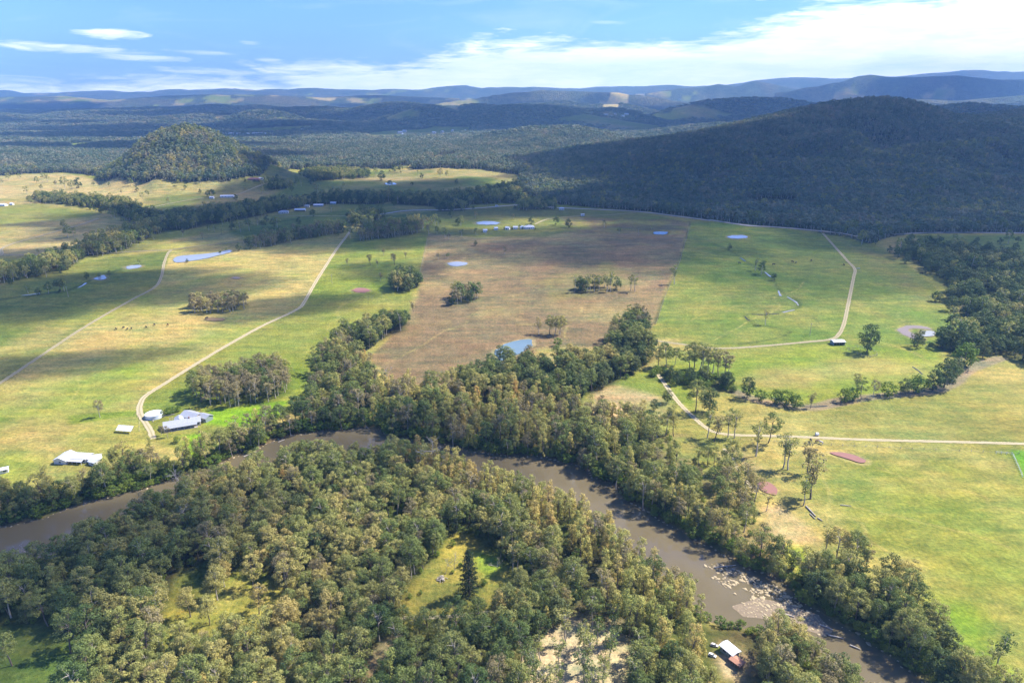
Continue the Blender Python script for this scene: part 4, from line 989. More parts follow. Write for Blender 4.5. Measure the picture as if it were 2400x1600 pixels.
# near kinds (leaf sprays about 0.3 m)
for i in range(5):
    reg(f'gum{i}', 100 + i, 17.5 + 1.2 * (i % 3), 4.3 + 0.5 * (i % 3), 0.40 + 0.04 * (i % 2), 30 + 3 * i, 1.35 + 0.12 * (i % 2), 52, 0.235, L_GUM, B_PALE if i % 2 else B_DARK, branches=14, flat=0.66)
for i in range(3):
    reg(f'oak{i}', 200 + i, 17 + 2 * i, 2.7 + 0.2 * i, 0.18, 30, 1.05, 62, 0.21, L_OAK, B_DARK, shape='column', branches=8, flat=1.0)
for i in range(2):
    reg(f'brown{i}', 250 + i, 17 + i, 4.0, 0.40, 28, 1.3, 50, 0.225, L_BROWN, B_PALE, branches=12, flat=0.7)
for i in range(2):
    reg(f'bush{i}', 300 + i, 6.5, 3.0, 0.10, 22, 1.05, 50, 0.26, L_BUSH, B_DARK, trunk_r=0.14, shape='ball', branches=4)
for i in range(2):
    reg(f'dark{i}', 350 + i, 14, 4.6, 0.15, 40, 1.4, 34, 0.30, L_DARK, B_DARK, shape='ball', branches=6)
for i in range(3):
    reg(f'open{i}', 400 + i, 17, 3.9, 0.42, 17, 1.25, 30, 0.28, L_GUM, B_PALE, shape='open', branches=15, flat=0.6)
for i in range(2):
    reg(f'openb{i}', 450 + i, 15, 4.2, 0.36, 22, 1.3, 30, 0.3, L_BROWN, B_DARK, shape='open', branches=15, flat=0.75)
# kinds for the middle distance: fewer, larger sprays
for i in range(4):
    reg(f'mgum{i}', 500 + i, 17 + i, 4.9, 0.36, 16, 1.9, 10.5, 0.55, L_GUM, B_PALE, branches=5, trunk_r=.34)
for i in range(2):
    reg(f'mdark{i}', 550 + i, 14, 4.8, 0.12, 18, 1.9, 11, 0.55, L_DARK, B_DARK, shape='ball', branches=2)
    reg(f'mbrown{i}', 560 + i, 16, 4.2, 0.34, 14, 1.8, 11, 0.5, L_BROWN, B_PALE, branches=6, trunk_r=.34)
for i in range(4):
    reg(f'hill{i}', 600 + i, 15 + i, 4.9, 0.30, 9, 2.3, 5.2, 0.85, L_HILL, B_PALE, branches=1, trunk_r=.4)
# a knot of eight small-looking crowns for the hills far away
def knot(name, seed):
    r_ = np.random.default_rng(seed); cs, rs = [], []
    for k in range(9):
        a = r_.random() * 6.28; d_ = 15 * math.sqrt(r_.random()); h = 9 + 7 * r_.random()
        for q in range(3):
            cs.append(np.array([d_ * math.cos(a) + r_.normal() * 2, d_ * math.sin(a) + r_.normal() * 2, h + r_.normal() * 1.2])); rs.append(2.8)
    V, Q = leaves(cs, rs, 1.7, 1.6, r_, 0.8)
    me = fast_mesh(name, V, Q, [L_HILL]); KIND[name] = (me, None, me, 15)
for i in range(3): knot(f'far{i}', 700 + i)

# ------------------------------------------------------------------ scattering
def in_poly(x, y, P): 
    out = np.zeros(x.shape, bool); P = np.asarray(P)
    m = (x > P[:, 0].min()) & (x < P[:, 0].max()) & (y > P[:, 1].min()) & (y < P[:, 1].max())
    if m.any(): out[m] = sdpoly(x[m], y[m], P) < 0
    return out
def scatter(P, s, excl=(), jit=0.46, seed=0, ymax=1e9):
    P = np.asarray(P); r_ = np.random.default_rng(seed + 5)
    x0, y0 = P.min(0); x1, y1 = P.max(0); y1 = min(y1, ymax)
    gx, gy = np.meshgrid(np.arange(x0, x1 + s, s), np.arange(y0, y1 + s, s * 0.87))
    gx = gx + (np.arange(gx.shape[0]) % 2)[:, None] * s / 2
    gx = gx.ravel() + r_.uniform(-jit, jit, gx.size) * s; gy = gy.ravel() + r_.uniform(-jit, jit, gx.size) * s
    m = in_poly(gx, gy, P)
    for E in excl: m &= ~in_poly(gx, gy, E)
    gx, gy = gx[m], gy[m]
    px, py = project(gx, gy, zmesh(gx, gy))
    v = (px > -260) & (px < 2352 + 260) & (py < 1568 + 420)
    return np.stack([gx[v], gy[v]], 1)
SCAT = {}      # object -> list of (xy, kinds, scale)
def put(key, pts, kinds, smin=0.8, smax=1.15, probs=None, seed=0):
    r_ = np.random.default_rng(seed + 77)
    k = r_.choice(len(kinds), size=len(pts), p=probs)
    sc = r_.uniform(smin, smax, len(pts))
    SCAT.setdefault(key, []).append((pts, [kinds[i] for i in k], sc, r_.uniform(0, 6.283, len(pts))))
roads_w = [smooth_line(wpoly(t_), 4) for t_ in (T1, T4, T5, T6, ROAD)]
def off_roads(P, w):
    m = np.ones(len(P), bool)
    for L in roads_w: m &= sdline(P[:, 0], P[:, 1], L, w + 5) > w
    return P[m]
HOUSE_SPOTS = [(415, 965, 22), (185, 1052, 22), (10, 1082, 10), (1675, 1497, 8), (1690, 1520, 7), (1641, 1482, 5), (355, 953, 8), (1075, 1358, 7), (1014, 1322, 6)]
hs = [(at(a, b_)[:2], r0) for a, b_, r0 in HOUSE_SPOTS]
def off_houses(P):
    m = np.ones(len(P), bool)
    for (hx, hy), r0 in hs:
        # keep the roofs in view: nothing tall on the near side of a building
        dx = P[:, 0] - hx; dy = P[:, 1] - hy
        m &= ~((np.abs(dx) < r0) & (dy < r0) & (dy > -r0 * 1.5 - 8))
    return P[m]
G_ALL = [f'gum{i}' for i in range(5)]; O_ALL = ['oak0', 'oak1', 'oak2']
holes = [W['corner'], W['glade'], W['meadow'], W['sand'], W['shed'], W['track'], W['lane']]
# belt of slim yellowish she-oaks along the near bank, broad gums inside
near = off_houses(scatter(W['near'], 5.8, holes, seed=1))
near = near[fbm(near[:, 0] / 26, near[:, 1] / 26, 201, 3) > -0.42]
dS = sdline(near[:, 0], near[:, 1], S_W, 60)
px_, py_ = project(near[:, 0], near[:, 1], 0 * near[:, 0])
belt = (dS < 32 + 14 * fbm(near[:, 0] / 25, near[:, 1] / 25, 3)) & (px_ > 960) & (px_ < 1700)
put('near', near[~belt], G_ALL + ['brown0', 'dark0', 'oak0'], 0.52, 1.04, [.16, .16, .16, .15, .13, .07, .11, .06], 2)
put('near', near[belt], O_ALL + ['gum1', 'brown1'], 0.68, 1.02, [.3, .3, .25, .1, .05], 3)
sp = scatter(W['sand'], 7.8, [], seed=4); put('near', sp, ['open0', 'open1', 'open2'], 0.6, 1.0, None, 4)
sp = scatter(W['meadow'], 17, [], seed=6); put('under', sp, ['bush0', 'bush1'], 0.25, 0.5, None, 4)
sp = scatter(W['glade'], 15, [], seed=7); put('near', sp[::2], ['gum0', 'gum3'], 0.65, 0.9, None, 4)
# the far bank
yard = W['yard']
fb = off_houses(off_roads(scatter(W['far'], 6.6, [yard], seed=8), 4))
insp = in_poly(fb[:, 0], fb[:, 1], W['sparse'])
keep = ~insp | (rng.random(len(fb)) < 0.50)
fb = fb[keep]; insp = insp[keep]
px_, py_ = project(fb[:, 0], fb[:, 1], 0 * fb[:, 0])
darkz = (py_ < 915) & (px_ > 1050) & (px_ < 1500) & ~insp
oakz = (px_ > 850) & (px_ < 1560) & ~darkz & (rng.random(len(fb)) < 0.5)
put('far', fb[~darkz & ~oakz], G_ALL + ['brown0', 'brown1', 'open1', 'oak1'], 0.52, 1.12, [.14, .14, .14, .14, .1, .1, .09, .1, .05], 9)
put('far', fb[oakz], O_ALL + ['brown0', 'gum2'], 0.65, 1.0, [.25, .25, .2, .15, .15], 10)
put('far', fb[darkz], ['dark0', 'dark1', 'gum0', 'gum4', 'bush0'], 0.75, 1.15, [.3, .3, .15, .15, .1], 11)
gl = scatter(W['gully'], 6.5, [], seed=12); put('far', gl, ['dark0', 'dark1', 'gum1'], 0.85, 1.15, None, 12)
kn = scatter(W['knot'], 6.5, [], seed=13); put('far', kn, ['gum0', 'gum2', 'dark1', 'brown1'], 0.9, 1.3, None, 13)
rb = scatter(W['rbank'], 6.3, [], seed=14); put('rbank', rb, G_ALL + ['oak0', 'dark0', 'dark1'], 0.6, 1.02, [.15, .15, .13, .1, .1, .12, .12, .13], 14)
# bank-side bushes
def along(line, s, off, spread, seed):
    r_ = np.random.default_rng(seed)
    seg = np.concatenate([[0], np.cumsum(np.linalg.norm(np.diff(line, axis=0), axis=1))]); q = np.arange(0, seg[-1], s)
    x = np.interp(q, seg, line[:, 0]); y = np.interp(q, seg, line[:, 1])
    tx = np.gradient(x); ty = np.gradient(y); l = np.hypot(tx, ty) + 1e-9
    o = off + r_.uniform(-spread, spread, len(q))
    return np.stack([x - ty / l * o, y + tx / l * o], 1)
bb = along(N_W, 3.6, 3.2, 1.8, 15); put('under', bb, ['bush0', 'bush1'], 0.55, 1.05, None, 15)
bb = along(N_W, 4.5, 8, 2.0, 16); put('under', bb, ['bush0', 'bush1', 'dark0'], 0.6, 0.95, [.4, .4, .2], 16)
bb = along(S_W, 4.0, 4, 2.0, 17); put('under', bb, ['bush0', 'bush1', 'oak0'], 0.5, 0.8, [.3, .3, .4], 17)
for key, s_, pr in [('near', 8, 0), ('far', 9, 0), ('rbank', 7, 0)]:
    us_ = off_houses(off_roads(scatter(W[key], s_, holes + [yard], seed=20 + s_), 4)); put('under', us_, ['bush0', 'bush1', 'dark1'], 0.28, 0.62, [.4, .35, .25], 20 + s_)
sh = scatter(W['cr'], 5.5, [], seed=30); put('under', sh, ['bush0', 'bush1', 'dark0'], 0.5, 0.95, [.4, .3, .3], 30)
# clumps in the paddocks
put('clumps', scatter(W['cbig'], 6.2, seed=31), ['gum0', 'brown0', 'brown1', 'gum3'], 0.8, 1.05, [.15, .4, .35, .1], 31)
put('clumps', scatter(W['cmid'], 6.6, seed=32), ['mgum0', 'mbrown0', 'mbrown1'], 0.75, 0.95, [.2, .4, .4], 32)
put('clumps', scatter(W['cgold'], 7.5, seed=33), ['mgum1', 'mbrown0', 'dark0'], 0.8, 1.0, [.5, .35, .15], 33)
put('clumps', scatter(W['cdark'], 7, seed=34), ['mdark0', 'mgum2', 'mdark1'], 0.95, 1.2, None, 34)
put('clumps', scatter(W['row'], 8, seed=35), ['open0', 'open1', 'mdark0'], 0.85, 1.1, [.4, .4, .2], 35)
# creek belts and blocks in the middle distance
for q, (key, kinds, pr, a_, b_) in enumerate([('ca', ['mdark0', 'mdark1', 'mgum0', 'mgum1'], [.3, .3, .2, .2], .8, 1.15), ('cb', ['mgum0', 'mgum1', 'mgum2', 'mbrown0'], [.3, .3, .3, .1], .85, 1.1), ('cc', ['mdark0', 'mgum1', 'mgum3'], [.4, .3, .3], .8, 1.1),
       ('rd', ['mgum2', 'mbrown1', 'mdark0'], [.4, .3, .3], .8, 1.0), ('be', ['mgum3', 'mbrown0', 'mbrown1'], [.4, .3, .3], .9, 1.15), ('be2', ['mgum3', 'mdark1'], None, .9, 1.15), ('rf', ['mdark0', 'mdark1', 'mgum3'], [.35, .35, .3], .8, 1.1),
       ('rg', ['mdark0', 'mgum0'], None, .8, 1.05), ('ph', ['mdark0', 'mgum0'], None, .8, 1.1), ('pi', ['mdark0', 'mgum0'], None, .8, 1.1), ('redge', ['mdark0', 'mdark1', 'mgum0', 'mgum2'], [.42, .38, .1, .1], .9, 1.3)]):
    bt = off_roads(scatter(W[key], 7.6, seed=40 + q), 7); put('belts', bt[fbm(bt[:, 0] / 30, bt[:, 1] / 30, 210, 3) > -0.38], kinds, a_ * .75, b_, pr, 40 + q)
    ex = off_roads(scatter(grow(W[key], 16), 17, [W[key]], seed=140 + q), 7); put('belts', ex[rng.random(len(ex)) < .55], kinds, a_ * .6, b_ * .85, pr, 140 + q)
# hill forests
def far_pts(Y0, Y1, s, seed, umax=0.86):
    r_ = np.random.default_rng(seed)
    ys = np.arange(Y0, Y1, s * 0.87); out = []
    for k, y_ in enumerate(ys):
        xs = np.arange(-umax * y_, umax * y_, s) + (k % 2) * s / 2
        out.append(np.stack([xs + r_.uniform(-.46, .46, len(xs)) * s, y_ + r_.uniform(-.46, .46, len(xs)) * s], 1))
    P = np.concatenate(out)
    m = in_poly(P[:, 0], P[:, 1], FOOT_POLY)
    for E in CLEAR_FAR_W: m &= ~in_poly(P[:, 0], P[:, 1], E)
    P = P[m]
    gap = fbm(P[:, 0] / 160, P[:, 1] / 160, 88, 3)
    m = (gap > -0.62) & ~((P[:, 1] > 3300) & (far_gap(P[:, 0], P[:, 1]) > 0.36) & (zmesh(P[:, 0], P[:, 1]) < 330))
    return P[m]
HILLS = [f'hill{i}' for i in range(4)]
p1 = off_roads(far_pts(700, 1900, 7.8, 50), 7)
right = p1[:, 0] > -0.02 * p1[:, 1]
put('mountain', p1[right], HILLS + ['mdark0', 'mgum0'], 0.75, 1.2, [.22, .22, .2, .2, .08, .08], 51)
put('knoll', p1[~right], HILLS + ['mgum1'], 0.75, 1.15, [.22, .22, .2, .2, .16], 52)
p2 = far_pts(1900, 2900, 10.0, 53)
right = p2[:, 0] > -0.02 * p2[:, 1]
put('mountain', p2[right], HILLS, 0.95, 1.35, None, 54); put('knoll', p2[~right], HILLS, 0.95, 1.35, None, 55)
p3 = far_pts(2900, 7000, 27, 56); put('distant', p3, ['far0', 'far1', 'far2'], 0.85, 1.15, None, 57)
print('far points', len(p1), len(p2), len(p3), 'near', sum(len(a[0]) for a in SCAT['near']), 'far bank', sum(len(a[0]) for a in SCAT['far']), 'under', sum(len(a[0]) for a in SCAT['under']))

# single trees: the 290 that stand largest in the picture are objects of their own
cand = []
for key in ('near', 'far', 'rbank'):
    for li, (P, kinds, sc, rot) in enumerate(SCAT[key]):
        z = zmesh(P[:, 0], P[:, 1]); px_, py_ = project(P[:, 0], P[:, 1], z + 9 * sc)
        dist = np.sqrt(P[:, 0] ** 2 + P[:, 1] ** 2 + CAM_H ** 2)
        ok = (px_ > 15) & (px_ < 2337) & (py_ > 850) & (py_ < 1560)
        for i in np.nonzero(ok)[0]:
            sz = sc[i] / dist[i] * (1.25 if kinds[i].startswith('gum') else 1.0)
            cand.append((sz, key, li, i, px_[i], py_[i]))
cand.sort(reverse=True)
chosen = cand[:285]
taken = {}
for c_ in chosen: taken.setdefault((c_[1], c_[2]), set()).add(c_[3])

def tree_object(key, x, y, scale, rot, label, cat='tree', group=None, name=None, stretch=1.0, z=None):
    crown, trunk, both, H = KIND[key]
    zz = float(zmesh(np.array([x]), np.array([y]))[0]) if z is None else z
    e = empty(name or 'gum_tree', (x, y, zz - 0.1), rot)
    e.scale = (scale, scale, scale * stretch)
    tag(e, label, cat, group)
    for nm, me_ in (('trunk', trunk), ('crown', crown)):
        o = bpy.data.objects.new(nm, me_); link(o); o.parent = e
    return e
def zone(px, py, key):
    if key == 'rbank': return 'on the lower right bank'
    if key == 'far':
        if px < 700: return 'between left houses and river'
        if px < 1350: return 'on the far bank bend'
        return 'in the sparse far-bank stand'
    if py > 1430 and px < 420: return 'beside the shaded corner grass'
    if py > 1430 and px < 840: return 'right of the corner grass'
    if py > 1400 and px < 1180: return 'left of the sandy patch'
    if py > 1380 and px < 1470: return 'around the pale sandy patch'
    if px > 1470 and py > 1300: return 'by the white river shed'
    if px > 1180: return 'between conifer and river bend'
    if px > 900: return 'around the small conifer meadow'
    if px < 350: return 'by the lower left river'
    if py < 1250: return 'inside the middle river bend'
    return 'around the sunlit glade'
FORM = {'gum': 'round olive gum tree', 'oak': 'slim yellowish she-oak', 'brown': 'brownish gum tree', 'dark': 'dense dark tree', 'open': 'thin open gum tree', 'bush': 'low green bush', 'openb': 'thin brownish tree'}
def form(k): return FORM[''.join(ch for ch in k if not ch.isdigit())]
zones_ = {}
for c_ in chosen: zones_.setdefault(zone(c_[4], c_[5], c_[1]), []).append((c_[4], c_[5]))
zstat = {k: (np.percentile([q[0] for q in v], [17, 33, 50, 67, 83]), np.percentile([q[1] for q in v], [33, 67])) for k, v in zones_.items()}
COLS = ['far left', 'left', 'mid-left', 'mid-right', 'right', 'far right']; ROWS = ['back', 'middle', 'front']
for sz, key, li, i, px0, py0 in chosen:
    P, kinds, sc, rot = SCAT[key][li]
    zn = zone(px0, py0, key); qx, qy = zstat[zn]
    size = 'tall ' if sc[i] > 1.02 else ('small ' if sc[i] < 0.8 else '')
    lb = size + form(kinds[i]) + ' ' + zn + ', in its ' + ROWS[int(np.searchsorted(qy, py0))] + ' ' + COLS[int(np.searchsorted(qx, px0))] + ' part'
    tree_object(kinds[i], P[i, 0], P[i, 1], sc[i], rot[i], lb, 'tree', 'forest trees ' + zn, name='she_oak' if kinds[i].startswith('oak') else 'gum_tree')

# everything else: one planted mass for each wood
kinds_col = bpy.data.collections.new('tree_kinds')
order = sorted(KIND)
for i, k in enumerate(order):
    o = bpy.data.objects.new('%03d_%s' % (i, k), KIND[k][2]); kinds_col.objects.link(o)
KI = {k: i for i, k in enumerate(order)}
def gn_group():
    g = bpy.data.node_groups.new('plant_trees', 'GeometryNodeTree')
    g.interface.new_socket('Geometry', in_out='INPUT', socket_type='NodeSocketGeometry'); g.interface.new_socket('Geometry', in_out='OUTPUT', socket_type='NodeSocketGeometry')
    a = g.nodes.new('NodeGroupInput'); o = g.nodes.new('NodeGroupOutput')
    ci = g.nodes.new('GeometryNodeCollectionInfo'); ci.inputs['Collection'].default_value = kinds_col
    ci.inputs['Separate Children'].default_value = True; ci.inputs['Reset Children'].default_value = True
    ip = g.nodes.new('GeometryNodeInstanceOnPoints')
    def attr(nm, t):
        n_ = g.nodes.new('GeometryNodeInputNamedAttribute'); n_.data_type = t; n_.inputs['Name'].default_value = nm; return n_.outputs['Attribute']
    g.links.new(a.outputs[0], ip.inputs['Points']); g.links.new(ci.outputs[0], ip.inputs['Instance'])
    ip.inputs['Pick Instance'].default_value = True
    g.links.new(attr('kind', 'INT'), ip.inputs['Instance Index']); g.links.new(attr('turn', 'FLOAT_VECTOR'), ip.inputs['Rotation']); g.links.new(attr('size', 'FLOAT_VECTOR'), ip.inputs['Scale'])
    g.links.new(ip.outputs[0], o.inputs[0])
    return g
GN = gn_group()
def plant(name, key, label):
    Ps, Ks, Ss, Rs = [], [], [], []
    for li, (P, kinds, sc, rot) in enumerate(SCAT[key]):
        t_ = taken.get((key, li), set())
        m = np.array([i not in t_ for i in range(len(P))], bool)
        if len(P) == 0 or not m.any(): continue
        Ps.append(P[m]); Ks += [KI[kinds[i]] for i in np.nonzero(m)[0]]; Ss.append(sc[m]); Rs.append(rot[m])
    P = np.concatenate(Ps); S = np.concatenate(Ss); Rr = np.concatenate(Rs)
    z = zmesh(P[:, 0], P[:, 1]) - 0.1
    me = bpy.data.meshes.new(name); me.vertices.add(len(P))
    me.vertices.foreach_set('co', np.stack([P[:, 0], P[:, 1], z], 1).astype(np.float32).ravel())
    a = me.attributes.new('kind', 'INT', 'POINT'); a.data.foreach_set('value', np.array(Ks, np.int32))
    r_ = np.random.default_rng(3)
    a = me.attributes.new('turn', 'FLOAT_VECTOR', 'POINT'); a.data.foreach_set('vector', np.stack([r_.normal(0, .04, len(P)), r_.normal(0, .04, len(P)), Rr], 1).astype(np.float32).ravel())
    a = me.attributes.new('size', 'FLOAT_VECTOR', 'POINT'); a.data.foreach_set('vector', np.stack([S * r_.uniform(.88, 1.12, len(P)), S * r_.uniform(.88, 1.12, len(P)), S], 1).astype(np.float32).ravel())
    o = bpy.data.objects.new(name, me); link(o)
    md = o.modifiers.new('plant', 'NODES'); md.node_group = GN
    tag(o, label, kind='stuff'); return o
plant('near_bank_wood', 'near', 'dense olive gum forest filling the near bank inside the river bend')
plant('far_bank_wood', 'far', 'mixed green and brown wood between the far river bank and the paddocks')
plant('right_bank_wood', 'rbank', 'belt of trees along the river at the lower right')
plant('undergrowth', 'under', 'low green bushes under the trees and along the river banks')
plant('paddock_clumps', 'clumps', 'packed clumps of trees standing in the open paddocks')
plant('creek_belts', 'belts', 'dark belts of trees lining the creeks across the middle distance')
plant('mountain_forest', 'mountain', 'blue-green forest covering the big mountain on the right')
plant('knoll_forest', 'knoll', 'forest covering the round knoll and low hills on the left')
plant('distant_forest', 'distant', 'hazy forest on the distant hills')
# ------------------------------------------------------------------ fair-weather clouds overhead; they throw the broad shadows on the land
def cloud(cx, cy, rx, ry, tau, alt=1500.0, rot=0.0, seed=0, gz=0.0, rough=0.5):
    off = (alt - gz) / SUNV.z
    x = cx + SUNV.x * off; y = cy + SUNV.y * off
    rz = max(35.0, 0.28 * min(rx, ry))
    bm = bmesh.new(); bmesh.ops.create_icosphere(bm, subdivisions=5, radius=1.0)
    P = np.array([v.co[:] for v in bm.verts])
    nz = fbm(P[:, 0] * 1.7 + seed * 3.1, P[:, 1] * 1.7 - seed, seed + 300, 5, 0.55) + 0.4 * fbm(P[:, 0] * 4 + seed, P[:, 2] * 4 + P[:, 1] * 3, seed + 340, 3)
    P = P * (1 + rough * nz)[:, None]
    P[:, 2] *= np.where(P[:, 2] < 0, 0.55, 1.0)
    P = P * np.array([rx, ry, rz])
    for v, p in zip(bm.verts, P): v.co = p
    me = bpy.data.meshes.new('cloud'); bm.to_mesh(me); bm.free()
    m = bpy.data.materials.new('cloud_vapour'); m.use_nodes = True; nt = m.node_tree; nt.nodes.clear()
    out = nt.nodes.new('ShaderNodeOutputMaterial'); pv = nt.nodes.new('ShaderNodeVolumePrincipled')
    pv.inputs['Density'].default_value = tau / (rz * 1.55 / SUNV.z); pv.inputs['Color'].default_value = (0.97, 0.98, 1.0, 1); pv.inputs['Anisotropy'].default_value = 0.3
    nt.links.new(pv.outputs[0], out.inputs['Volume']); me.materials.append(m)
    o = bpy.data.objects.new('cloud', me); link(o); o.location = (x, y, alt); o.rotation_euler = (0, 0, rot)
    tag(o, 'unseen white cumulus cloud above the valley, casting shade', kind='stuff')
CLOUDS = [
    (950, 1500, 950, 430, 2.6, 1700, 0.1), (330, 1330, 380, 260, 3.2, 1700, 0.2), (1800, 1500, 700, 600, 2.4, 1700, 0.0), (1150, 2300, 620, 420, 3.0, 1750, 0.0), (1900, 2400, 800, 500, 2.2, 1700, 0),
    (370, 830, 330, 190, 0.8, 1500, 0.2), (620, 980, 280, 160, 2.0, 1500, -0.2), (120, 925, 250, 140, 1.9, 1500, 0.1), (620, 640, 150, 120, 1.3, 1500, 0.3),
    (-450, 690, 200, 100, 2.3, 1500, 0.35), (-640, 850, 170, 60, 2.0, 1500, 0.4), (-420, 1170, 360, 190, 3.0, 1500, 0.15), (-290, 1480, 330, 230, 2.5, 1550, 0.0), (-560, 1660, 150, 120, 3.0, 1550, 0.6), (-95, 1180, 160, 130, 2.0, 1500, 0),
    (-200, 640, 75, 42, 1.6, 1400, 0.5), (-225, 965, 210, 85, 2.6, 1500, 0.15), (-130, 770, 70, 60, 1.3, 1400, 0.0),
    (-215, 240, 120, 66, 1.5, 1400, 0.25), (-60, 345, 75, 36, 1.2, 1400, -0.3), (-350, 480, 90, 34, 1.8, 1400, 0.3), (-45, 205, 60, 40, 0.6, 1400, 0.3),
    (430, 1850, 430, 330, 3.2, 1700, 0), (-1700, 2750, 750, 240, 3.0, 1900, 0), (100, 4350, 1600, 620, 4.0, 2300, 0.05), (-1900, 3600, 900, 330, 4.0, 2200, 0), (-900, 2350, 260, 160, 2.0, 1700, 0), (2200, 3600, 900, 400, 3.0, 2200, 0),
    (-3600, 7300, 2500, 1300, 3.5, 2600, 0.0), (900, 7700, 1500, 700, 3.0, 2600, 0.0), (-900, 5300, 1300, 430, 3.5, 2400, 0.1), (1900, 4900, 1300, 900, 4.0, 2400, 0.0), (4500, 8500, 2200, 1300, 2.5, 2600, 0.2), (-2200, 4300, 900, 350, 3.0, 2300, 0.1), (-700, 9300, 1500, 700, 2.5, 2700, 0),
]
_rc = random.Random(8)
for k in range(14): CLOUDS.append((_rc.uniform(-7000, 5000), _rc.uniform(4800, 10500), _rc.uniform(450, 1100), _rc.uniform(200, 420), _rc.uniform(2, 3.5), 2500, _rc.uniform(-.3, .3)))  # extra unseen clouds at random, added to alternate shade over the far hills
for i, (a_, b_, c_, d_, e_, f_, g_) in enumerate(CLOUDS): cloud(a_, b_, c_, d_, e_, f_, g_, seed=i)

# ------------------------------------------------------------------ haze
x0, y0, z0, x1, y1, z1 = (-20000, -1500, -12, 20000, 15600, 820)
m_haze = bpy.data.materials.new('haze'); m_haze.use_nodes = True
nt = m_haze.node_tree; nt.nodes.clear(); out = nt.nodes.new('ShaderNodeOutputMaterial'); pv = nt.nodes.new('ShaderNodeVolumePrincipled')
pv.inputs['Density'].default_value = 6.8e-5; pv.inputs['Color'].default_value = (0.28, 0.56, 1.0, 1); pv.inputs['Anisotropy'].default_value = 0.1
nt.links.new(pv.outputs[0], out.inputs['Volume'])
hz = mesh_obj('haze', [(x0, y0, z0), (x1, y0, z0), (x1, y1, z0), (x0, y1, z0), (x0, y0, z1), (x1, y0, z1), (x1, y1, z1), (x0, y1, z1)],
              [(0, 3, 2, 1), (4, 5, 6, 7), (0, 1, 5, 4), (1, 2, 6, 5), (2, 3, 7, 6), (3, 0, 4, 7)], [m_haze])
tag(hz, 'thin blue haze over the valley and hills', kind='stuff')

# ------------------------------------------------------------------ trees standing on their own in the paddocks
def lone(px, py, hpx, kind, label, group=None, name='paddock_tree', widen=1.0):
    x, y, z = at(px, py); H = KIND[kind][3]
    dep = math.atan2(CAM_H - z, math.hypot(x, y))
    s = hpx * mpp(x, y, z) / (H * math.cos(dep))
    e = tree_object(kind, x, y, s, random.uniform(0, 6.28), label, 'tree' if 'bush' not in kind else 'shrub', group, name=name if 'bush' not in kind else 'shrub')
    e.scale = (s * widen, s * widen, s)
    return e
ORD = ['leftmost', 'second from left', 'third from left', 'fourth from left', 'fifth from left', 'sixth from left', 'seventh from left', 'eighth from left', 'ninth from left', 'tenth from left', 'eleventh from left', 'twelfth from left']
def ordinal(i, n_):
    if n_ - 1 - i < i:
        j = n_ - 1 - i; return ORD[j].replace('leftmost', 'rightmost').replace('left', 'right')
    return ORD[min(i, len(ORD) - 1)]
def row(label, group, items, widen=1.0):
    its = sorted(items)
    for i, (px, py, h, k) in enumerate(its): lone(px, py, h, k, label + ', ' + ordinal(i, len(its)), group, widen=widen)
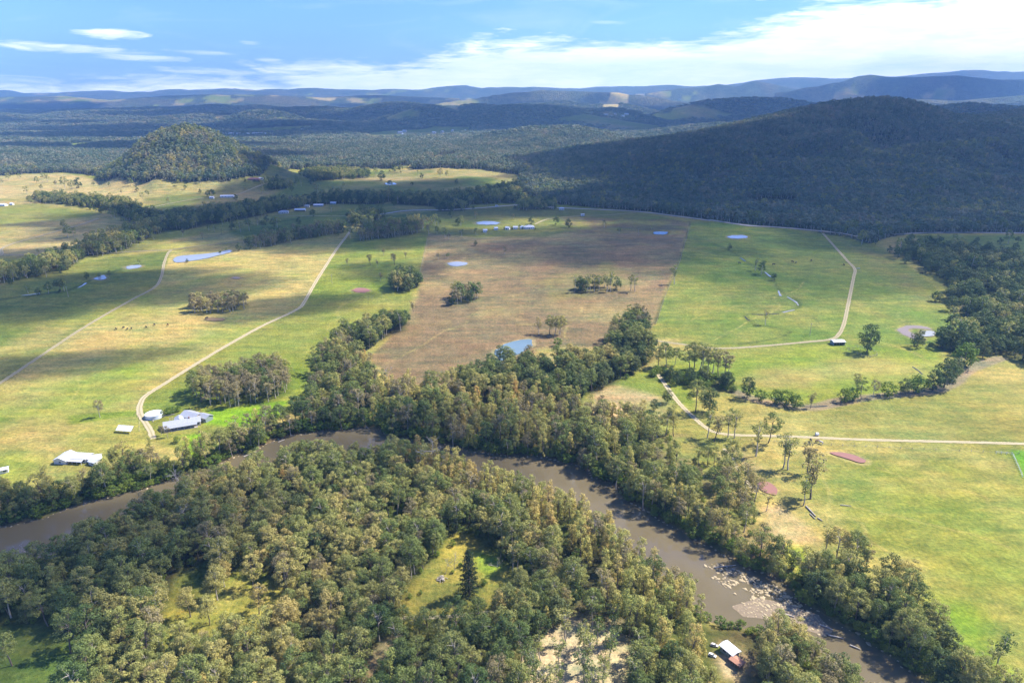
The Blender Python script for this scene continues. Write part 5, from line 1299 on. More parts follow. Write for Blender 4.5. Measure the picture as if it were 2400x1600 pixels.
# lower right, large enough to tell apart
L1 = [(1624, 1006, 62, 'open0', 'thin gum tree at the corner where the pale track meets the riverside woods'),
      (1640, 1014, 58, 'openb0', 'brownish gum just in front of the tree at the track corner'),
      (1672, 1004, 62, 'open1', 'left of two light gums standing just above the straight pale track'),
      (1687, 1006, 60, 'open2', 'right of two light gums standing just above the straight pale track'),
      (1736, 1048, 74, 'open0', 'tall slender gum with long bare trunk just below the straight pale track'),
      (1764, 1017, 70, 'gum2', 'broad leafy gum beside the straight pale track'),
      (1798, 1076, 74, 'open1', 'left of the pair of tall bare-trunked gums left of the long red pond'),
      (1810, 1079, 74, 'open2', 'right of the pair of tall bare-trunked gums left of the long red pond'),
      (1856, 1086, 58, 'openb1', 'pale brown gum behind the taller gum on the pasture edge'),
      (1862, 1146, 80, 'openb0', 'tall brown-tinged gum at the pasture edge above the bare earth bank'),
      (1845, 1160, 62, 'open1', 'thin leaning gum at the top of the fallen-log bank'),
      (1760, 1174, 40, 'open2', 'small sapling on the bare earth slope'),
      (1597, 947, 72, 'gum4', 'tall dark gum by the pale track just below the creek'),
      (1628, 948, 55, 'dark1', 'round bushy dark tree beside the tall dark gum below the creek'),
      (1990, 809, 58, 'dark0', 'big round lone tree inside the small stockyard near the open shed'),
      (1968, 894, 34, 'gum0', 'small lone tree casting its shadow above the creek'),
      (1895, 1275, 60, 'open0', 'open-crowned gum above the bank at the lower right wood'),
      (1920, 1290, 72, 'gum1', 'leafy gum at the top of the lower right wood'),
      (1965, 1300, 70, 'gum3', 'gum on the upper edge of the lower right wood'),
      (1990, 1308, 45, 'openb1', 'small brown gum on the upper edge of the lower right wood'),
      (2040, 1330, 48, 'dark1', 'small dark tree between the lower right wood and the pasture'),
      (2080, 1362, 62, 'gum2', 'spreading gum leaning out over the bright pasture'),
      (2290, 1530, 62, 'open1', 'slim gum at the far lower right corner'),
      (2265, 1545, 55, 'open2', 'thin gum left of the slim corner gum'),
      (2240, 1560, 50, 'open0', 'thin gum at the tail of the lower right wood'),
      (230, 958, 36, 'brown0', 'small leaning brown tree alone in the pasture left of the grey-roofed house'),
      (1532, 925, 30, 'dark1', 'small round tree on the brown rough beside the pale track'),
      (1502, 942, 26, 'dark0', 'little dark tree on the brown rough above the river woods'),
      (1537, 955, 20, 'dark1', 'smallest dark tree on the brown rough above the river woods'),
      (1381, 940, 34, 'brown1', 'wide dark brown bush-like tree at the edge of the brown rough'),
      (1758, 746, 34, 'open2', 'lone thin tree standing by the creek bend in the right green paddock'),
      (1549, 653, 44, 'open0', 'lone open tree on the fence line between the brown and green paddocks'),
      (1675, 574, 14, 'mdark0', 'small shrubby tree below the pond at the head of the right creek'),
      (1735, 622, 30, 'open1', 'left of two thin trees midway along the right creek'), (1748, 630, 30, 'mgum1', 'right of two thin trees midway along the right creek'), (1778, 644, 16, 'mdark1', 'round bush on the right creek below the two thin trees'),
      (1458, 669, 40, 'open0', 'pair-like tall tree standing right of the row of trunks on the brown paddock'), (1448, 668, 38, 'open2', 'thin tree next to the row of trunks on the brown paddock'),
      (1237, 766, 38, 'brown0', 'slim brown tree left of the round group above the blue pond'), (1262, 768, 44, 'gum0', 'left tree of the round group above the blue pond'), (1274, 770, 46, 'gum1', 'middle tree of the round group above the blue pond'), (1286, 769, 44, 'gum3', 'right tree of the round group above the blue pond'),
      (1280, 795, 20, 'bush0', 'pale green shrub under the group of trees above the blue pond'), (950, 716, 24, 'openb0', 'pale brown tree with fallen branches at the left edge of the brown paddock'),
      (1148, 826, 34, 'dark0', 'dark round tree at the left end of the blue pond'), (1175, 834, 30, 'dark1', 'dark round tree in front of the blue pond'), (1215, 832, 42, 'brown1', 'golden brown tree at the right end of the blue pond'),
      (2213, 842, 46, 'bush1', 'bright green rounded tree by the creek at the right'), (2258, 822, 34, 'dark0', 'dark rounded tree right of the bright green creek tree'), (2175, 800, 36, 'dark1', 'dark rounded tree at the point of the right-hand woods'),
      (163, 1500, 78, 'gum2', 'tall gum with thick pale trunk in the shaded grassy corner'), (28, 1528, 60, 'gum0', 'smaller gum left of the thick-trunked gum in the grassy corner'),
      (932, 1310, 62, 'gum1', 'gum with straight bare trunk on the left edge of the small meadow'), (1178, 1318, 62, 'open2', 'thin gum with bare trunk on the right edge of the small meadow'), (1000, 1275, 50, 'gum3', 'young gum at the top left of the small meadow'),
      (500, 1378, 62, 'gum3', 'gum standing alone in the sunlit glade'), (582, 1350, 64, 'gum4', 'leaning gum with long trunk over the sunlit glade'), (366, 1430, 62, 'gum1', 'gum with dark trunk at the lower left end of the glade')]
for px, py, h, k, lb in L1: lone(px, py, h, k, lb)
for (px, py, h, k), lb in zip([(1715, 914, 46, 'dark0'), (1745, 920, 24, 'bush0'), (1780, 925, 30, 'bush1'), (1803, 930, 32, 'bush0'), (1826, 935, 28, 'bush1'), (1862, 938, 30, 'openb0'), (1936, 922, 28, 'bush1'), (1955, 918, 26, 'bush0'), (1978, 916, 44, 'gum2'), (2005, 913, 38, 'brown0'), (2040, 909, 30, 'bush0'), (2075, 905, 32, 'dark1'), (2108, 903, 36, 'bush1'), (2140, 898, 44, 'dark0'), (2168, 890, 58, 'dark1'), (2188, 872, 42, 'dark0')],
    ['dark upright creek tree at the left end of the winding creek line', 'small bush right of the dark upright creek tree', 'larger green bush on the left part of the winding creek', 'green bush at the start of the creek curve', 'low bush near the lowest point of the creek curve', 'thin brownish tree at the lowest point of the creek curve', 'bush right of the creek curve', 'low bush at the foot of the leafy creek gum', 'leafy gum on the middle of the creek line', 'brownish gum beside the leafy creek gum',
     'green bush midway along the right arm of the creek', 'dark tree midway along the right arm of the creek', 'bright bush on the right arm of the creek', 'dark tree before the tallest creek tree', 'tallest dark creek tree at the right arm of the creek', 'dark tree behind the tallest creek tree']): lone(px, py, h, k, lb, name='creek_tree')
row('tall gum with bare trunk in the group behind the creek crossing', 'tall gums behind the creek crossing', [(1512, 845, 50, 'gum0'), (1530, 842, 56, 'gum3'), (1550, 838, 42, 'gum1'), (1583, 852, 60, 'gum2'), (1594, 850, 64, 'gum4'), (1606, 853, 66, 'open0'), (1614, 856, 60, 'gum1'), (1626, 858, 62, 'open1'), (1636, 858, 58, 'open2'), (1650, 862, 52, 'openb0'), (1662, 866, 54, 'openb1'), (1672, 866, 48, 'open2')])
# small trees of the middle distance
row('small roadside gum on the lit green slope below the tree block', 'small gums on the lit green slope', [(798, 609, 15, 'openb0'), (851, 609, 24, 'openb1'), (868, 611, 14, 'openb0'), (881, 586, 15, 'mbrown0'), (907, 609, 26, 'openb1'), (903, 600, 18, 'mbrown1'), (932, 594, 16, 'openb0'), (874, 644, 18, 'mbrown0')])
row('small dark tree near the flat pale pond on the brown paddock', 'small trees by the flat pale pond', [(1007, 597, 17, 'mbrown0'), (1029, 594, 14, 'mgum0')])
row('small dark tree scattered on the brown paddock below the farmhouse', 'scattered trees below the farmhouse', [(1092, 564, 12, 'mdark0'), (1159, 583, 17, 'mbrown1'), (1061, 543, 18, 'mgum2'), (1022, 546, 24, 'mgum0'), (1031, 550, 15, 'mbrown0'), (1004, 537, 17, 'mgum1'), (1092, 538, 16, 'mgum3')])
row('tree behind the oval pale pond', 'trees behind the oval pale pond', [(1059, 518, 22, 'mgum1'), (1052, 516, 16, 'mdark0'), (1092, 503, 18, 'mbrown0'), (1037, 501, 17, 'mdark1'), (1000, 517, 26, 'mgum3'), (1007, 520, 20, 'mgum0'), (991, 515, 20, 'mgum2')])
row('isolated tree on the rise right of the farmhouse', 'isolated trees right of the farmhouse', [(1220, 515, 18, 'mdark0'), (1179, 503, 11, 'mbrown0'), (1276, 517, 20, 'mdark1'), (1306, 523, 21, 'mdark0'), (1388, 522, 17, 'mbrown1'), (1422, 537, 15, 'mgum0'), (1497, 527, 10, 'mgum1')])
row('small tree dotted round the far shaded paddock', 'small trees round the far shaded paddock', [(1134, 392, 8, 'mdark0'), (1049, 423, 12, 'mdark0'), (946, 428, 10, 'mdark1'), (1027, 407, 14, 'mgum0'), (1011, 408, 22, 'mgum1'), (969, 410, 12, 'mdark0'), (959, 400, 10, 'mgum2'), (897, 430, 16, 'mdark1'), (896, 399, 10, 'mgum0'), (877, 415, 22, 'mdark0'), (864, 405, 20, 'mgum3'), (921, 397, 18, 'mdark1'), (906, 394, 16, 'mdark0')])
row('small tree between the creek belt and the tree row', 'small trees between the creek belt and the tree row', [(420, 541, 14, 'mbrown0'), (466, 549, 16, 'openb0'), (493, 532, 16, 'mgum0'), (480, 530, 14, 'mgum2'), (533, 528, 18, 'mdark0'), (553, 534, 26, 'mgum1'), (573, 530, 28, 'mgum3'), (592, 518, 18, 'mbrown1'), (605, 525, 18, 'mdark1'), (613, 509, 14, 'mdark0'), (637, 526, 27, 'mgum0'), (630, 522, 20, 'mdark1'), (687, 514, 15, 'mdark0'), (720, 499, 18, 'mdark1'), (762, 487, 18, 'mgum2')])
lone(508, 539, 20, 'oak2', 'small orange-leaved tree in the green strip before the creek belt')
row('small tree by the curving track in the far left paddock', 'trees by the far left track', [(148, 526, 18, 'mgum0'), (157, 547, 26, 'mgum1'), (170, 544, 20, 'mgum2'), (150, 540, 14, 'mbrown0')])
row('small tree scattered over the tan paddocks before the round knoll', 'small trees before the round knoll', [(72, 470, 11, 'mgum0'), (387, 467, 12, 'mgum1'), (298, 467, 14, 'mdark0'), (328, 457, 15, 'mgum2'), (340, 452, 14, 'mgum3'), (300, 427, 16, 'mgum0'), (62, 445, 16, 'mgum2'), (85, 423, 14, 'mgum1'), (110, 418, 16, 'mgum3'), (130, 428, 12, 'mbrown0'), (150, 432, 22, 'mgum0'), (165, 436, 18, 'mgum1'), (180, 432, 20, 'mdark0'), (215, 428, 9, 'mgum0'), (252, 430, 10, 'mgum3'), (280, 446, 9, 'mbrown0'), (410, 426, 12, 'mgum0'), (425, 435, 9, 'mdark1'),
     (20, 415, 14, 'mgum0'), (45, 412, 12, 'mgum2'), (5, 425, 12, 'mgum3'), (95, 436, 10, 'mgum1'), (460, 420, 14, 'mgum2'), (315, 440, 10, 'mdark0'), (100, 412, 14, 'mgum2')])
row('small tree near the drive and sheds in the shaded far paddock', 'small trees near the far sheds', [(542, 460, 13, 'mdark0'), (487, 454, 18, 'mdark1'), (478, 452, 14, 'mdark0'), (603, 445, 15, 'mgum1'), (565, 441, 10, 'mbrown0'), (460, 444, 9, 'mdark0'), (623, 438, 18, 'mdark1'), (730, 443, 22, 'mgum2'), (724, 440, 18, 'mbrown1'), (715, 424, 18, 'mdark0'), (682, 421, 16, 'mgum0'), (692, 428, 16, 'mgum3'), (670, 440, 12, 'mdark1'), (760, 438, 10, 'mgum0'), (790, 430, 12, 'mgum1')])
row('small tree beside the creek in the dark green left paddock', 'small trees on the left creek', [(65, 674, 18, 'mgum0'), (89, 677, 14, 'mdark0'), (112, 674, 22, 'mgum1'), (140, 670, 26, 'mdark1'), (148, 668, 24, 'mgum2'), (320, 607, 12, 'mgum0'), (200, 640, 13, 'mdark0'), (88, 585, 12, 'mgum3'), (152, 578, 18, 'mdark0'), (430, 603, 8, 'mdark0'), (505, 582, 7, 'mdark0'), (520, 578, 9, 'mgum1'), (228, 637, 8, 'mdark0'), (252, 628, 7, 'mdark1')])
row('tree on the little paddock at the mountain foot', 'trees on the little paddock at the mountain foot', [(1979, 562, 30, 'mgum0'), (1992, 555, 22, 'mdark0'), (2065, 588, 36, 'mgum1'), (2093, 557, 18, 'mdark1'), (2115, 557, 15, 'mgum2'), (2153, 559, 18, 'mgum0'), (2191, 560, 20, 'mgum3'), (2206, 565, 16, 'mdark0'), (2243, 557, 11, 'mdark1'), (2296, 560, 12, 'mdark0'), (2315, 560, 26, 'mgum1'), (2338, 560, 14, 'mdark1'), (2315, 584, 12, 'bush0'), (2331, 580, 18, 'mdark0'), (2043, 580, 14, 'mdark0'), (2010, 562, 12, 'mdark1')])

# hoop-pine-like conifer in the meadow
def conifer_meshes():
    r_ = np.random.default_rng(900); H = 23.0; cs, rs = [], []; parts = [tube_arr([(0, 0, -.5), (0, 0, H * .5), (0, 0, H)], [.45, .28, .05], 7)]
    z = 2.2; q = 0
    while z < H - .4:
        L = 5.0 * (1 - (z / H)) ** 0.62 + .35; nb = 7
        for k in range(nb):
            a = q * 0.45 + 6.283 * k / nb + r_.normal() * .1; l = L * r_.uniform(.8, 1.1)
            tip = np.array([l * math.cos(a), l * math.sin(a), z + .12 * l])
            parts.append(tube_arr([(0, 0, z - .25 * l * .4), tip * np.array([.5, .5, 1]) - np.array([0, 0, .25]), tip], [.09, .06, .02], 4))
            for t in np.arange(.35, 1.01, .95 / max(l, .6)):
                cs.append(np.array([tip[0] * t, tip[1] * t, z - .2 * l * (1 - t) + .1 * t])); rs.append(.62)
        z += 1.15; q += 1
    cs.append(np.array([0, 0, H])); rs.append(.4)
    V, Q = leaves(cs, rs, 46, .24, r_, .55)
    tV, tQ = join_arr(parts)
    return fast_mesh('conifer_crown', V, Q, [L_PINE]), fast_mesh('conifer_trunk', tV, tQ, [B_DARK])
cm, tm = conifer_meshes(); x, y, z = at(1078, 1368)
e = empty('conifer', (x, y, z)); tag(e, 'dark green pointed conifer towering over the small meadow', 'tree')
for nm, me_ in (('crown', cm), ('trunk', tm)): o = bpy.data.objects.new(nm, me_); link(o); o.parent = e

# dead trees
def dead_mesh(name, seed, H, spread=0.5, r0=0.25):
    r_ = np.random.default_rng(seed); parts = []
    def grow_(p, d, L, rad, lv):
        n_ = 4; pts = [p]; rads = [rad]; q = p.copy(); dd = d.copy()
        for k in range(n_):
            dd = dd + r_.normal(size=3) * .16; dd[2] += .04; dd /= np.linalg.norm(dd); q = q + dd * L / n_; pts.append(q.copy()); rads.append(rad * (1 - .75 * (k + 1) / n_))
        parts.append(tube_arr(pts, rads, 5))
        if lv < 3:
            for k in range(5 if lv == 0 else 4):
                t = r_.uniform(.35, 1.0); j = min(int(t * n_), n_ - 1); s = pts[j] + (pts[j + 1] - pts[j]) * (t * n_ - j)
                nd = dd + r_.normal(size=3) * spread * 1.4; nd[2] = abs(nd[2]) * .8 + .15; nd /= np.linalg.norm(nd)
                grow_(s, nd, L * r_.uniform(.4, .6), rad * .5, lv + 1)
    grow_(np.array([0., 0, -.4]), np.array([0.05, 0, 1.]), H * .75, r0, 0)
    V, Q = join_arr(parts); return fast_mesh(name, V, Q, [B_DEAD])
def dead(px, py, hpx, seed, label, r0=0.3, spread=.5):
    x, y, z = at(px, py); dep = math.atan2(CAM_H - z, math.hypot(x, y)); H = hpx * mpp(x, y, z) / math.cos(dep)
    o = bpy.data.objects.new('dead_tree', dead_mesh('dead_tree', seed, H, spread, r0)); link(o); o.location = (x, y, z); tag(o, label, 'tree')
dead(437, 1232, 76, 1, 'bleached dead tree rising out of the near wood by the river')
dead(425, 1150, 66, 2, 'leaning grey dead tree on the near bank at the river edge')
dead(78, 1285, 60, 3, 'bare dead tree on the near bank at the left edge')
dead(997, 1085, 78, 4, 'white bare dead tree against the river in the middle of the bend')
dead(1045, 1310, 34, 5, 'grey leafless shrub just left of the dark conifer', .12, .9)
dead(1022, 1318, 30, 6, 'grey leafless shrub behind the log pile', .12, .9)
dead(1144, 1312, 30, 7, 'pale leafless shrub right of the dark conifer', .12, .9)
dead(2195, 850, 34, 8, 'pale blossoming bare tree left of the bright green creek tree', .2, .8)
dead(890, 886, 42, 9, 'pale branching dead tree at the upper edge of the far bank wood', .25, .7)
dead(170, 1462, 42, 10, 'bleached dead branches beside the thick-trunked gum', .25, .8)

# logs
def log(name, p0, p1, r0, label, cat='log', parent=None):
    V, Q = tube_arr([p0, (np.array(p0) + np.array(p1)) / 2 + np.array([0, 0, .1]), p1], [r0, r0 * .85, r0 * .6], 7)
    o = bpy.data.objects.new(name, fast_mesh(name, V, Q, [B_DEAD if parent is None else B_PALE])); link(o)
    if parent is not None: o.parent = parent
    else: tag(o, label, cat)
    return o
x, y, z = at(1014, 1330); e = empty('log_pile', (x, y, z)); tag(e, 'heap of grey cut logs in the grass left of the dark conifer', 'log pile')
for k in range(34):
    a = random.uniform(0, 6.28); q = random.uniform(0, 2.2); h = .3 + (2.2 - q) * random.uniform(0, .65); l = random.uniform(.9, 2.0); b_ = random.uniform(0, 3.14); cx_, cy_ = q * math.cos(a), q * math.sin(a)
    log('log', (cx_ - l * math.cos(b_) / 2, cy_ - l * math.sin(b_) / 2, h), (cx_ + l * math.cos(b_) / 2, cy_ + l * math.sin(b_) / 2, h + random.uniform(-.4, .4)), random.uniform(.12, .24), None, parent=e)
for a_, b_, r0, lb in [((1851, 1163), (1873, 1186), .45, 'long fallen log lying down the bank below the leaning gum'), ((1860, 1180), (1872, 1192), .3, 'short grey log at the lower end of the long fallen log'), ((1878, 1190), (1889, 1197), .3, 'pale broken log right of the fallen log bank'),
                    ((1930, 1160), (1955, 1163), .25, 'pale fallen branch lying in the lower right pasture'), ((1800, 1420), (1822, 1426), .35, 'driftwood log stranded on the gravel bar'), ((1900, 1468), (1935, 1474), .35, 'long pale driftwood log in the narrow lower channel'), ((1880, 1440), (1912, 1452), .3, 'dark driftwood log on the far side of the lower channel'),
                    ((1950, 1490), (1975, 1498), .3, 'driftwood log nearest the lower right corner'), ((640, 1018), (655, 1012), .3, 'pale branch on the far bank left of the river bend'), ((560, 1052), (590, 1040), .3, 'long pale log washed against the far bank at the left'), ((1640, 1312), (1690, 1300), .3, 'long pale log among the flat rocks in the river')]:
    p0 = at(*a_); p1 = at(*b_); log('fallen_log', (p0[0], p0[1], max(p0[2], RIVER_Z) + .25), (p1[0], p1[1], max(p1[2], RIVER_Z) + .3), r0, lb)

# ------------------------------------------------------------------ rocks in the river
m_rock = plain('river_stone', (0.36, 0.29, 0.17), 0.9, var=0.35, scale=0.8, bump=0.6)
m_bar = plain('gravel_bar', (0.20, 0.155, 0.10), 0.95, var=0.4, scale=0.7, bump=0.8)
rocks = []
for k in range(5):
    bm = bmesh.new(); bmesh.ops.create_icosphere(bm, subdivisions=2, radius=1.0); r_ = random.Random(k)
    sx, sy = r_.uniform(.8, 1.5), r_.uniform(.6, 1.0)
    for v in bm.verts:
        f = 1 + .28 * math.sin(v.co.x * 3.1 + k) * math.cos(v.co.y * 2.7 + 2 * k) + r_.uniform(-.1, .1); v.co = Vector((v.co.x * f * sx, v.co.y * f * sy, v.co.z * .38 * f))
    me = bpy.data.meshes.new('river_rock'); bm.to_mesh(me); bm.free(); me.materials.append(m_rock); me.polygons.foreach_set('use_smooth', [True] * len(me.polygons)); rocks.append(me)
bar_poly = lvl([(1690, 1392), (1720, 1384), (1760, 1378), (1810, 1384), (1850, 1400), (1885, 1425), (1915, 1452), (1895, 1462), (1860, 1450), (1820, 1436), (1780, 1424), (1740, 1420), (1700, 1416)], RIVER_Z)
bar_poly = rag(smooth_line(bar_poly.tolist() + [bar_poly[0].tolist()], 6)[:-1], 3.5, 9)
o = flat_poly('gravel_bar', bar_poly, RIVER_Z + 0.07, m_bar); tag(o, kind='structure', label='brown gravel bar reaching across the river at the lower right')
flake = lvl([(1612, 1300), (1650, 1292), (1700, 1310), (1740, 1328), (1790, 1350), (1840, 1385), (1880, 1420), (1850, 1425), (1790, 1400), (1740, 1392), (1700, 1385), (1668, 1360), (1640, 1330)], RIVER_Z)
fl_pts = scatter(flake, 1.45, [], seed=90); dn = fbm(fl_pts[:, 0] / 5, fl_pts[:, 1] / 5, 95, 3)
bank_d = sdline(fl_pts[:, 0], fl_pts[:, 1], N_W, 60)
keep = (dn > -0.05 - 0.35 * sstep(25, 3, bank_d)); fl_pts = fl_pts[keep]
r_ = np.random.default_rng(91); order_ = r_.permutation(len(fl_pts))
big_i = order_[:150]; small_i = order_[150:]
for k in big_i:
    x, y = fl_pts[k]; o = bpy.data.objects.new('river_rock', rocks[int(r_.integers(5))]); link(o)
    s = r_.uniform(.3, .95); o.scale = (s, s, s * .8); o.location = (x, y, RIVER_Z + .05); o.rotation_euler = (0, 0, r_.uniform(0, 6.28))
    px_, py_ = project(x, y, RIVER_Z)
    zn = 'in the shallow water off the gravel bar' if py_ < 1345 else ('on the gravel bar where it meets the water' if px_ < 1790 else 'in the stony channel beside the right bank')
    tag(o, 'flat pale rock ' + zn, 'rock', 'flat pale rocks ' + zn)
for i, me in enumerate(rocks): o = bpy.data.objects.new('zz_%d_rock' % i, me); kinds_col.objects.link(o)
nk = len(order)
for i in range(5): KI['rock%d' % i] = nk + i
pts2 = scatter(bar_poly, 1.7, [], seed=92)
SCAT['rocks'] = [(fl_pts[small_i], ['rock%d' % r_.integers(5) for _ in small_i], r_.uniform(.2, .75, len(small_i)), r_.uniform(0, 6.28, len(small_i))),
                 (pts2, ['rock%d' % r_.integers(5) for _ in pts2], r_.uniform(.15, .6, len(pts2)), r_.uniform(0, 6.28, len(pts2)))]
bp_ = along(N_W, 2.6, 1.2, 1.0, 93); SCAT['rocks'].append((bp_, ['rock%d' % r_.integers(5) for _ in bp_], r_.uniform(.2, .7, len(bp_)), r_.uniform(0, 6.28, len(bp_))))
_zm = zmesh
zmesh_land = zmesh
def zmesh(x, y): return np.maximum(zmesh_land(x, y), RIVER_Z + .12)
plant('river_stones', 'rocks', 'scatter of small pale stones along the river edge and gravel bar')
zmesh = zmesh_land
# ------------------------------------------------------------------ buildings
def box_geo(x0, y0, z0, x1, y1, z1):
    V = [(x0, y0, z0), (x1, y0, z0), (x1, y1, z0), (x0, y1, z0), (x0, y0, z1), (x1, y0, z1), (x1, y1, z1), (x0, y1, z1)]
    return V, [(0, 3, 2, 1), (4, 5, 6, 7), (0, 1, 5, 4), (1, 2, 6, 5), (2, 3, 7, 6), (3, 0, 4, 7)]
def part(name, geos, m, parent, label=None):
    V, F = [], []
    for v, f in geos:
        o_ = len(V); V += v; F += [tuple(i + o_ for i in q) for q in f]
    o = mesh_obj(name, V, F, [m], parent)
    if label: o['label'] = label
    return o
def roof_mat(name, col, rough=0.45, metal=0.0):
    m, nt, b = mat(name)
    tc = N(nt, 'ShaderNodeTexCoord'); w = N(nt, 'ShaderNodeTexWave'); w.inputs['Scale'].default_value = 2.2; w.inputs['Distortion'].default_value = 0.0; w.bands_direction = 'X'
    nt.links.new(tc.outputs['Object'], w.inputs['Vector'])
    f = noise(nt, 0.8, 5, 0.65, tc.outputs['Object'])
    c = mixn(nt, tuple(np.array(col) * 0.78), tuple(np.clip(np.array(col) * 1.1, 0, 1)), f)
    nt.links.new(c, b.inputs['Base Color']); b.inputs['Roughness'].default_value = rough; b.inputs['Metallic'].default_value = metal
    bp = N(nt, 'ShaderNodeBump'); bp.inputs['Strength'].default_value = 0.4; bp.inputs['Distance'].default_value = 0.05
    nt.links.new(w.outputs['Fac'], bp.inputs['Height']); nt.links.new(bp.outputs[0], b.inputs['Normal']); return m
R_GREY = roof_mat('grey_roofing', (0.34, 0.36, 0.39)); R_WHITE = roof_mat('white_roofing', (0.56, 0.58, 0.62)); R_RUST = roof_mat('rusty_roofing', (0.40, 0.20, 0.13), 0.8); R_RED = roof_mat('red_roofing', (0.25, 0.10, 0.08))
R_ZINC = roof_mat('zinc_roofing', (0.55, 0.60, 0.66), 0.35)
W_CREAM = plain('cream_wall', (0.55, 0.50, 0.42), 0.8); W_WHITE = plain('white_wall', (0.72, 0.72, 0.70), 0.7); W_BRICK = plain('brick_wall', (0.33, 0.17, 0.12), 0.9, scale=6); W_GREEN = plain('grey_green_wall', (0.22, 0.27, 0.26), 0.8)
M_GLASS = plain('window_glass', (0.04, 0.06, 0.08), 0.1, var=0.1); M_TRIM = plain('white_trim', (0.70, 0.70, 0.68), 0.6, var=0.05); M_DARKIN = plain('dark_opening', (0.03, 0.03, 0.03), 0.9); M_POST = plain('grey_post', (0.35, 0.31, 0.26), 0.9); M_PANEL = plain('solar_cell', (0.05, 0.06, 0.10), 0.15, var=0.1)
M_WIRE = plain('galvanised_wire', (0.3, 0.3, 0.3), 0.5); M_TANK = plain('tank_steel', (0.62, 0.66, 0.70), 0.4, var=0.08)
def xf(geo, cx, cy, rz):
    V, F = geo; c, s = math.cos(rz), math.sin(rz)
    return [(cx + v[0] * c - v[1] * s, cy + v[0] * s + v[1] * c, v[2]) for v in V], F
def gable_roof(L, Wd, h, rise, over=0.5, t=0.15):
    a, b_ = L / 2 + over, Wd / 2 + over; e_ = h - rise * over / (Wd / 2)
    V = [(-a, -b_, e_), (a, -b_, e_), (a, 0, h + rise), (-a, 0, h + rise), (-a, b_, e_), (a, b_, e_)]
    n_ = len(V); V = V + [(x, y, z + t) for x, y, z in V]
    F = [(0, 3, 2, 1), (3, 4, 5, 2), (6, 7, 8, 9), (9, 8, 11, 10), (0, 1, 7, 6), (4, 10, 11, 5), (0, 6, 9, 3), (3, 9, 10, 4), (1, 2, 8, 7), (2, 5, 11, 8)]
    return V, F
def hip_roof(L, Wd, h, rise, over=0.5, t=0.12):
    a, b_ = L / 2 + over, Wd / 2 + over; r_ = max(L / 2 - Wd / 2, 0.2)
    V = [(-a, -b_, h), (a, -b_, h), (a, b_, h), (-a, b_, h), (-a, -b_, h + t), (a, -b_, h + t), (a, b_, h + t), (-a, b_, h + t), (-r_, 0, h + rise), (r_, 0, h + rise)]
    return V, [(0, 3, 2, 1), (0, 1, 5, 4), (1, 2, 6, 5), (2, 3, 7, 6), (3, 0, 4, 7), (4, 5, 9, 8), (5, 6, 9), (6, 7, 8, 9), (7, 4, 8)]
def gable_walls(L, Wd, h, rise):
    a, b_ = L / 2, Wd / 2
    V = [(-a, -b_, -.8), (a, -b_, -.8), (a, b_, -.8), (-a, b_, -.8), (-a, -b_, h), (a, -b_, h), (a, b_, h), (-a, b_, h), (-a, 0, h + rise), (a, 0, h + rise)]
    return V, [(0, 1, 5, 4), (1, 2, 6, 9, 5), (2, 3, 7, 6), (3, 0, 4, 8, 7), (0, 3, 2, 1)]
def window(parent, cx, cy, rz, x, y, z, w, h, side):
    """a framed window on a wall; side: 0 front (-y), 1 right (+x), 2 back, 3 left"""
    if side in (0, 2):
        s = -1 if side == 0 else 1
        fr = [box_geo(x - w / 2 - .08, y, z - .08, x + w / 2 + .08, y + s * .06, z + h + .08)]; pn = [box_geo(x - w / 2, y + s * .05, z, x + w / 2, y + s * .09, z + h)]
    else:
        s = 1 if side == 1 else -1
        fr = [box_geo(x, y - w / 2 - .08, z - .08, x + s * .06, y + w / 2 + .08, z + h + .08)]; pn = [box_geo(x + s * .05, y - w / 2, z, x + s * .09, y + w / 2, z + h)]
    f = part('window', [xf(g, cx, cy, rz) for g in fr], M_TRIM, parent); p = part('pane', [xf(g, cx, cy, rz) for g in pn], M_GLASS, f)
def wing(root, L, Wd, h, rise, cx=0, cy=0, rz=0, wall=None, roof=None, hip=False, wins=2, door=False, zoff=0.0, open_front=False):
    wall = wall or W_CREAM; roof = roof or R_GREY
    if open_front:
        a, b_ = L / 2, Wd / 2
        part('wall', [xf(box_geo(-a, b_ - .12, -.8, a, b_, h), cx, cy, rz), xf(box_geo(-a, -b_, -.8, -a + .12, b_ - .125, h), cx, cy, rz), xf(box_geo(a - .12, -b_, -.8, a, b_ - .125, h), cx, cy, rz)], wall, root)
        for k in range(1, 4): part('post', [xf(box_geo(-a + k * L / 4 - .1, -b_, -.8, -a + k * L / 4 + .1, -b_ + .2, h), cx, cy, rz)], M_POST, root)
    else:
        part('wall', [xf(gable_walls(L, Wd, h, rise if not hip else 0.01), cx, cy, rz)], wall, root)
        for k in range(wins):
            x_ = -L / 2 + L * (k + .5) / wins
            window(root, cx, cy, rz, x_ + .6, -Wd / 2, 1.0, 1.5, 1.1, 0)
        if wins > 1: window(root, cx, cy, rz, -L / 2, 0, 1.0, 1.4, 1.1, 3)
        if door: part('door', [xf(box_geo(-.9, -Wd / 2 - .07, 0, 0.0, -Wd / 2 - .001, 2.05), cx, cy, rz)], W_GREEN, root)
    g = (hip_roof if hip else gable_roof)(L, Wd, h + zoff, rise)
    part('roof', [xf(g, cx, cy, rz)], roof, root)
def bld(name, px, py, rz, label, cat):
    x, y, z = at(px, py); e = empty(name, (x, y, z), rz); tag(e, label, cat); return e
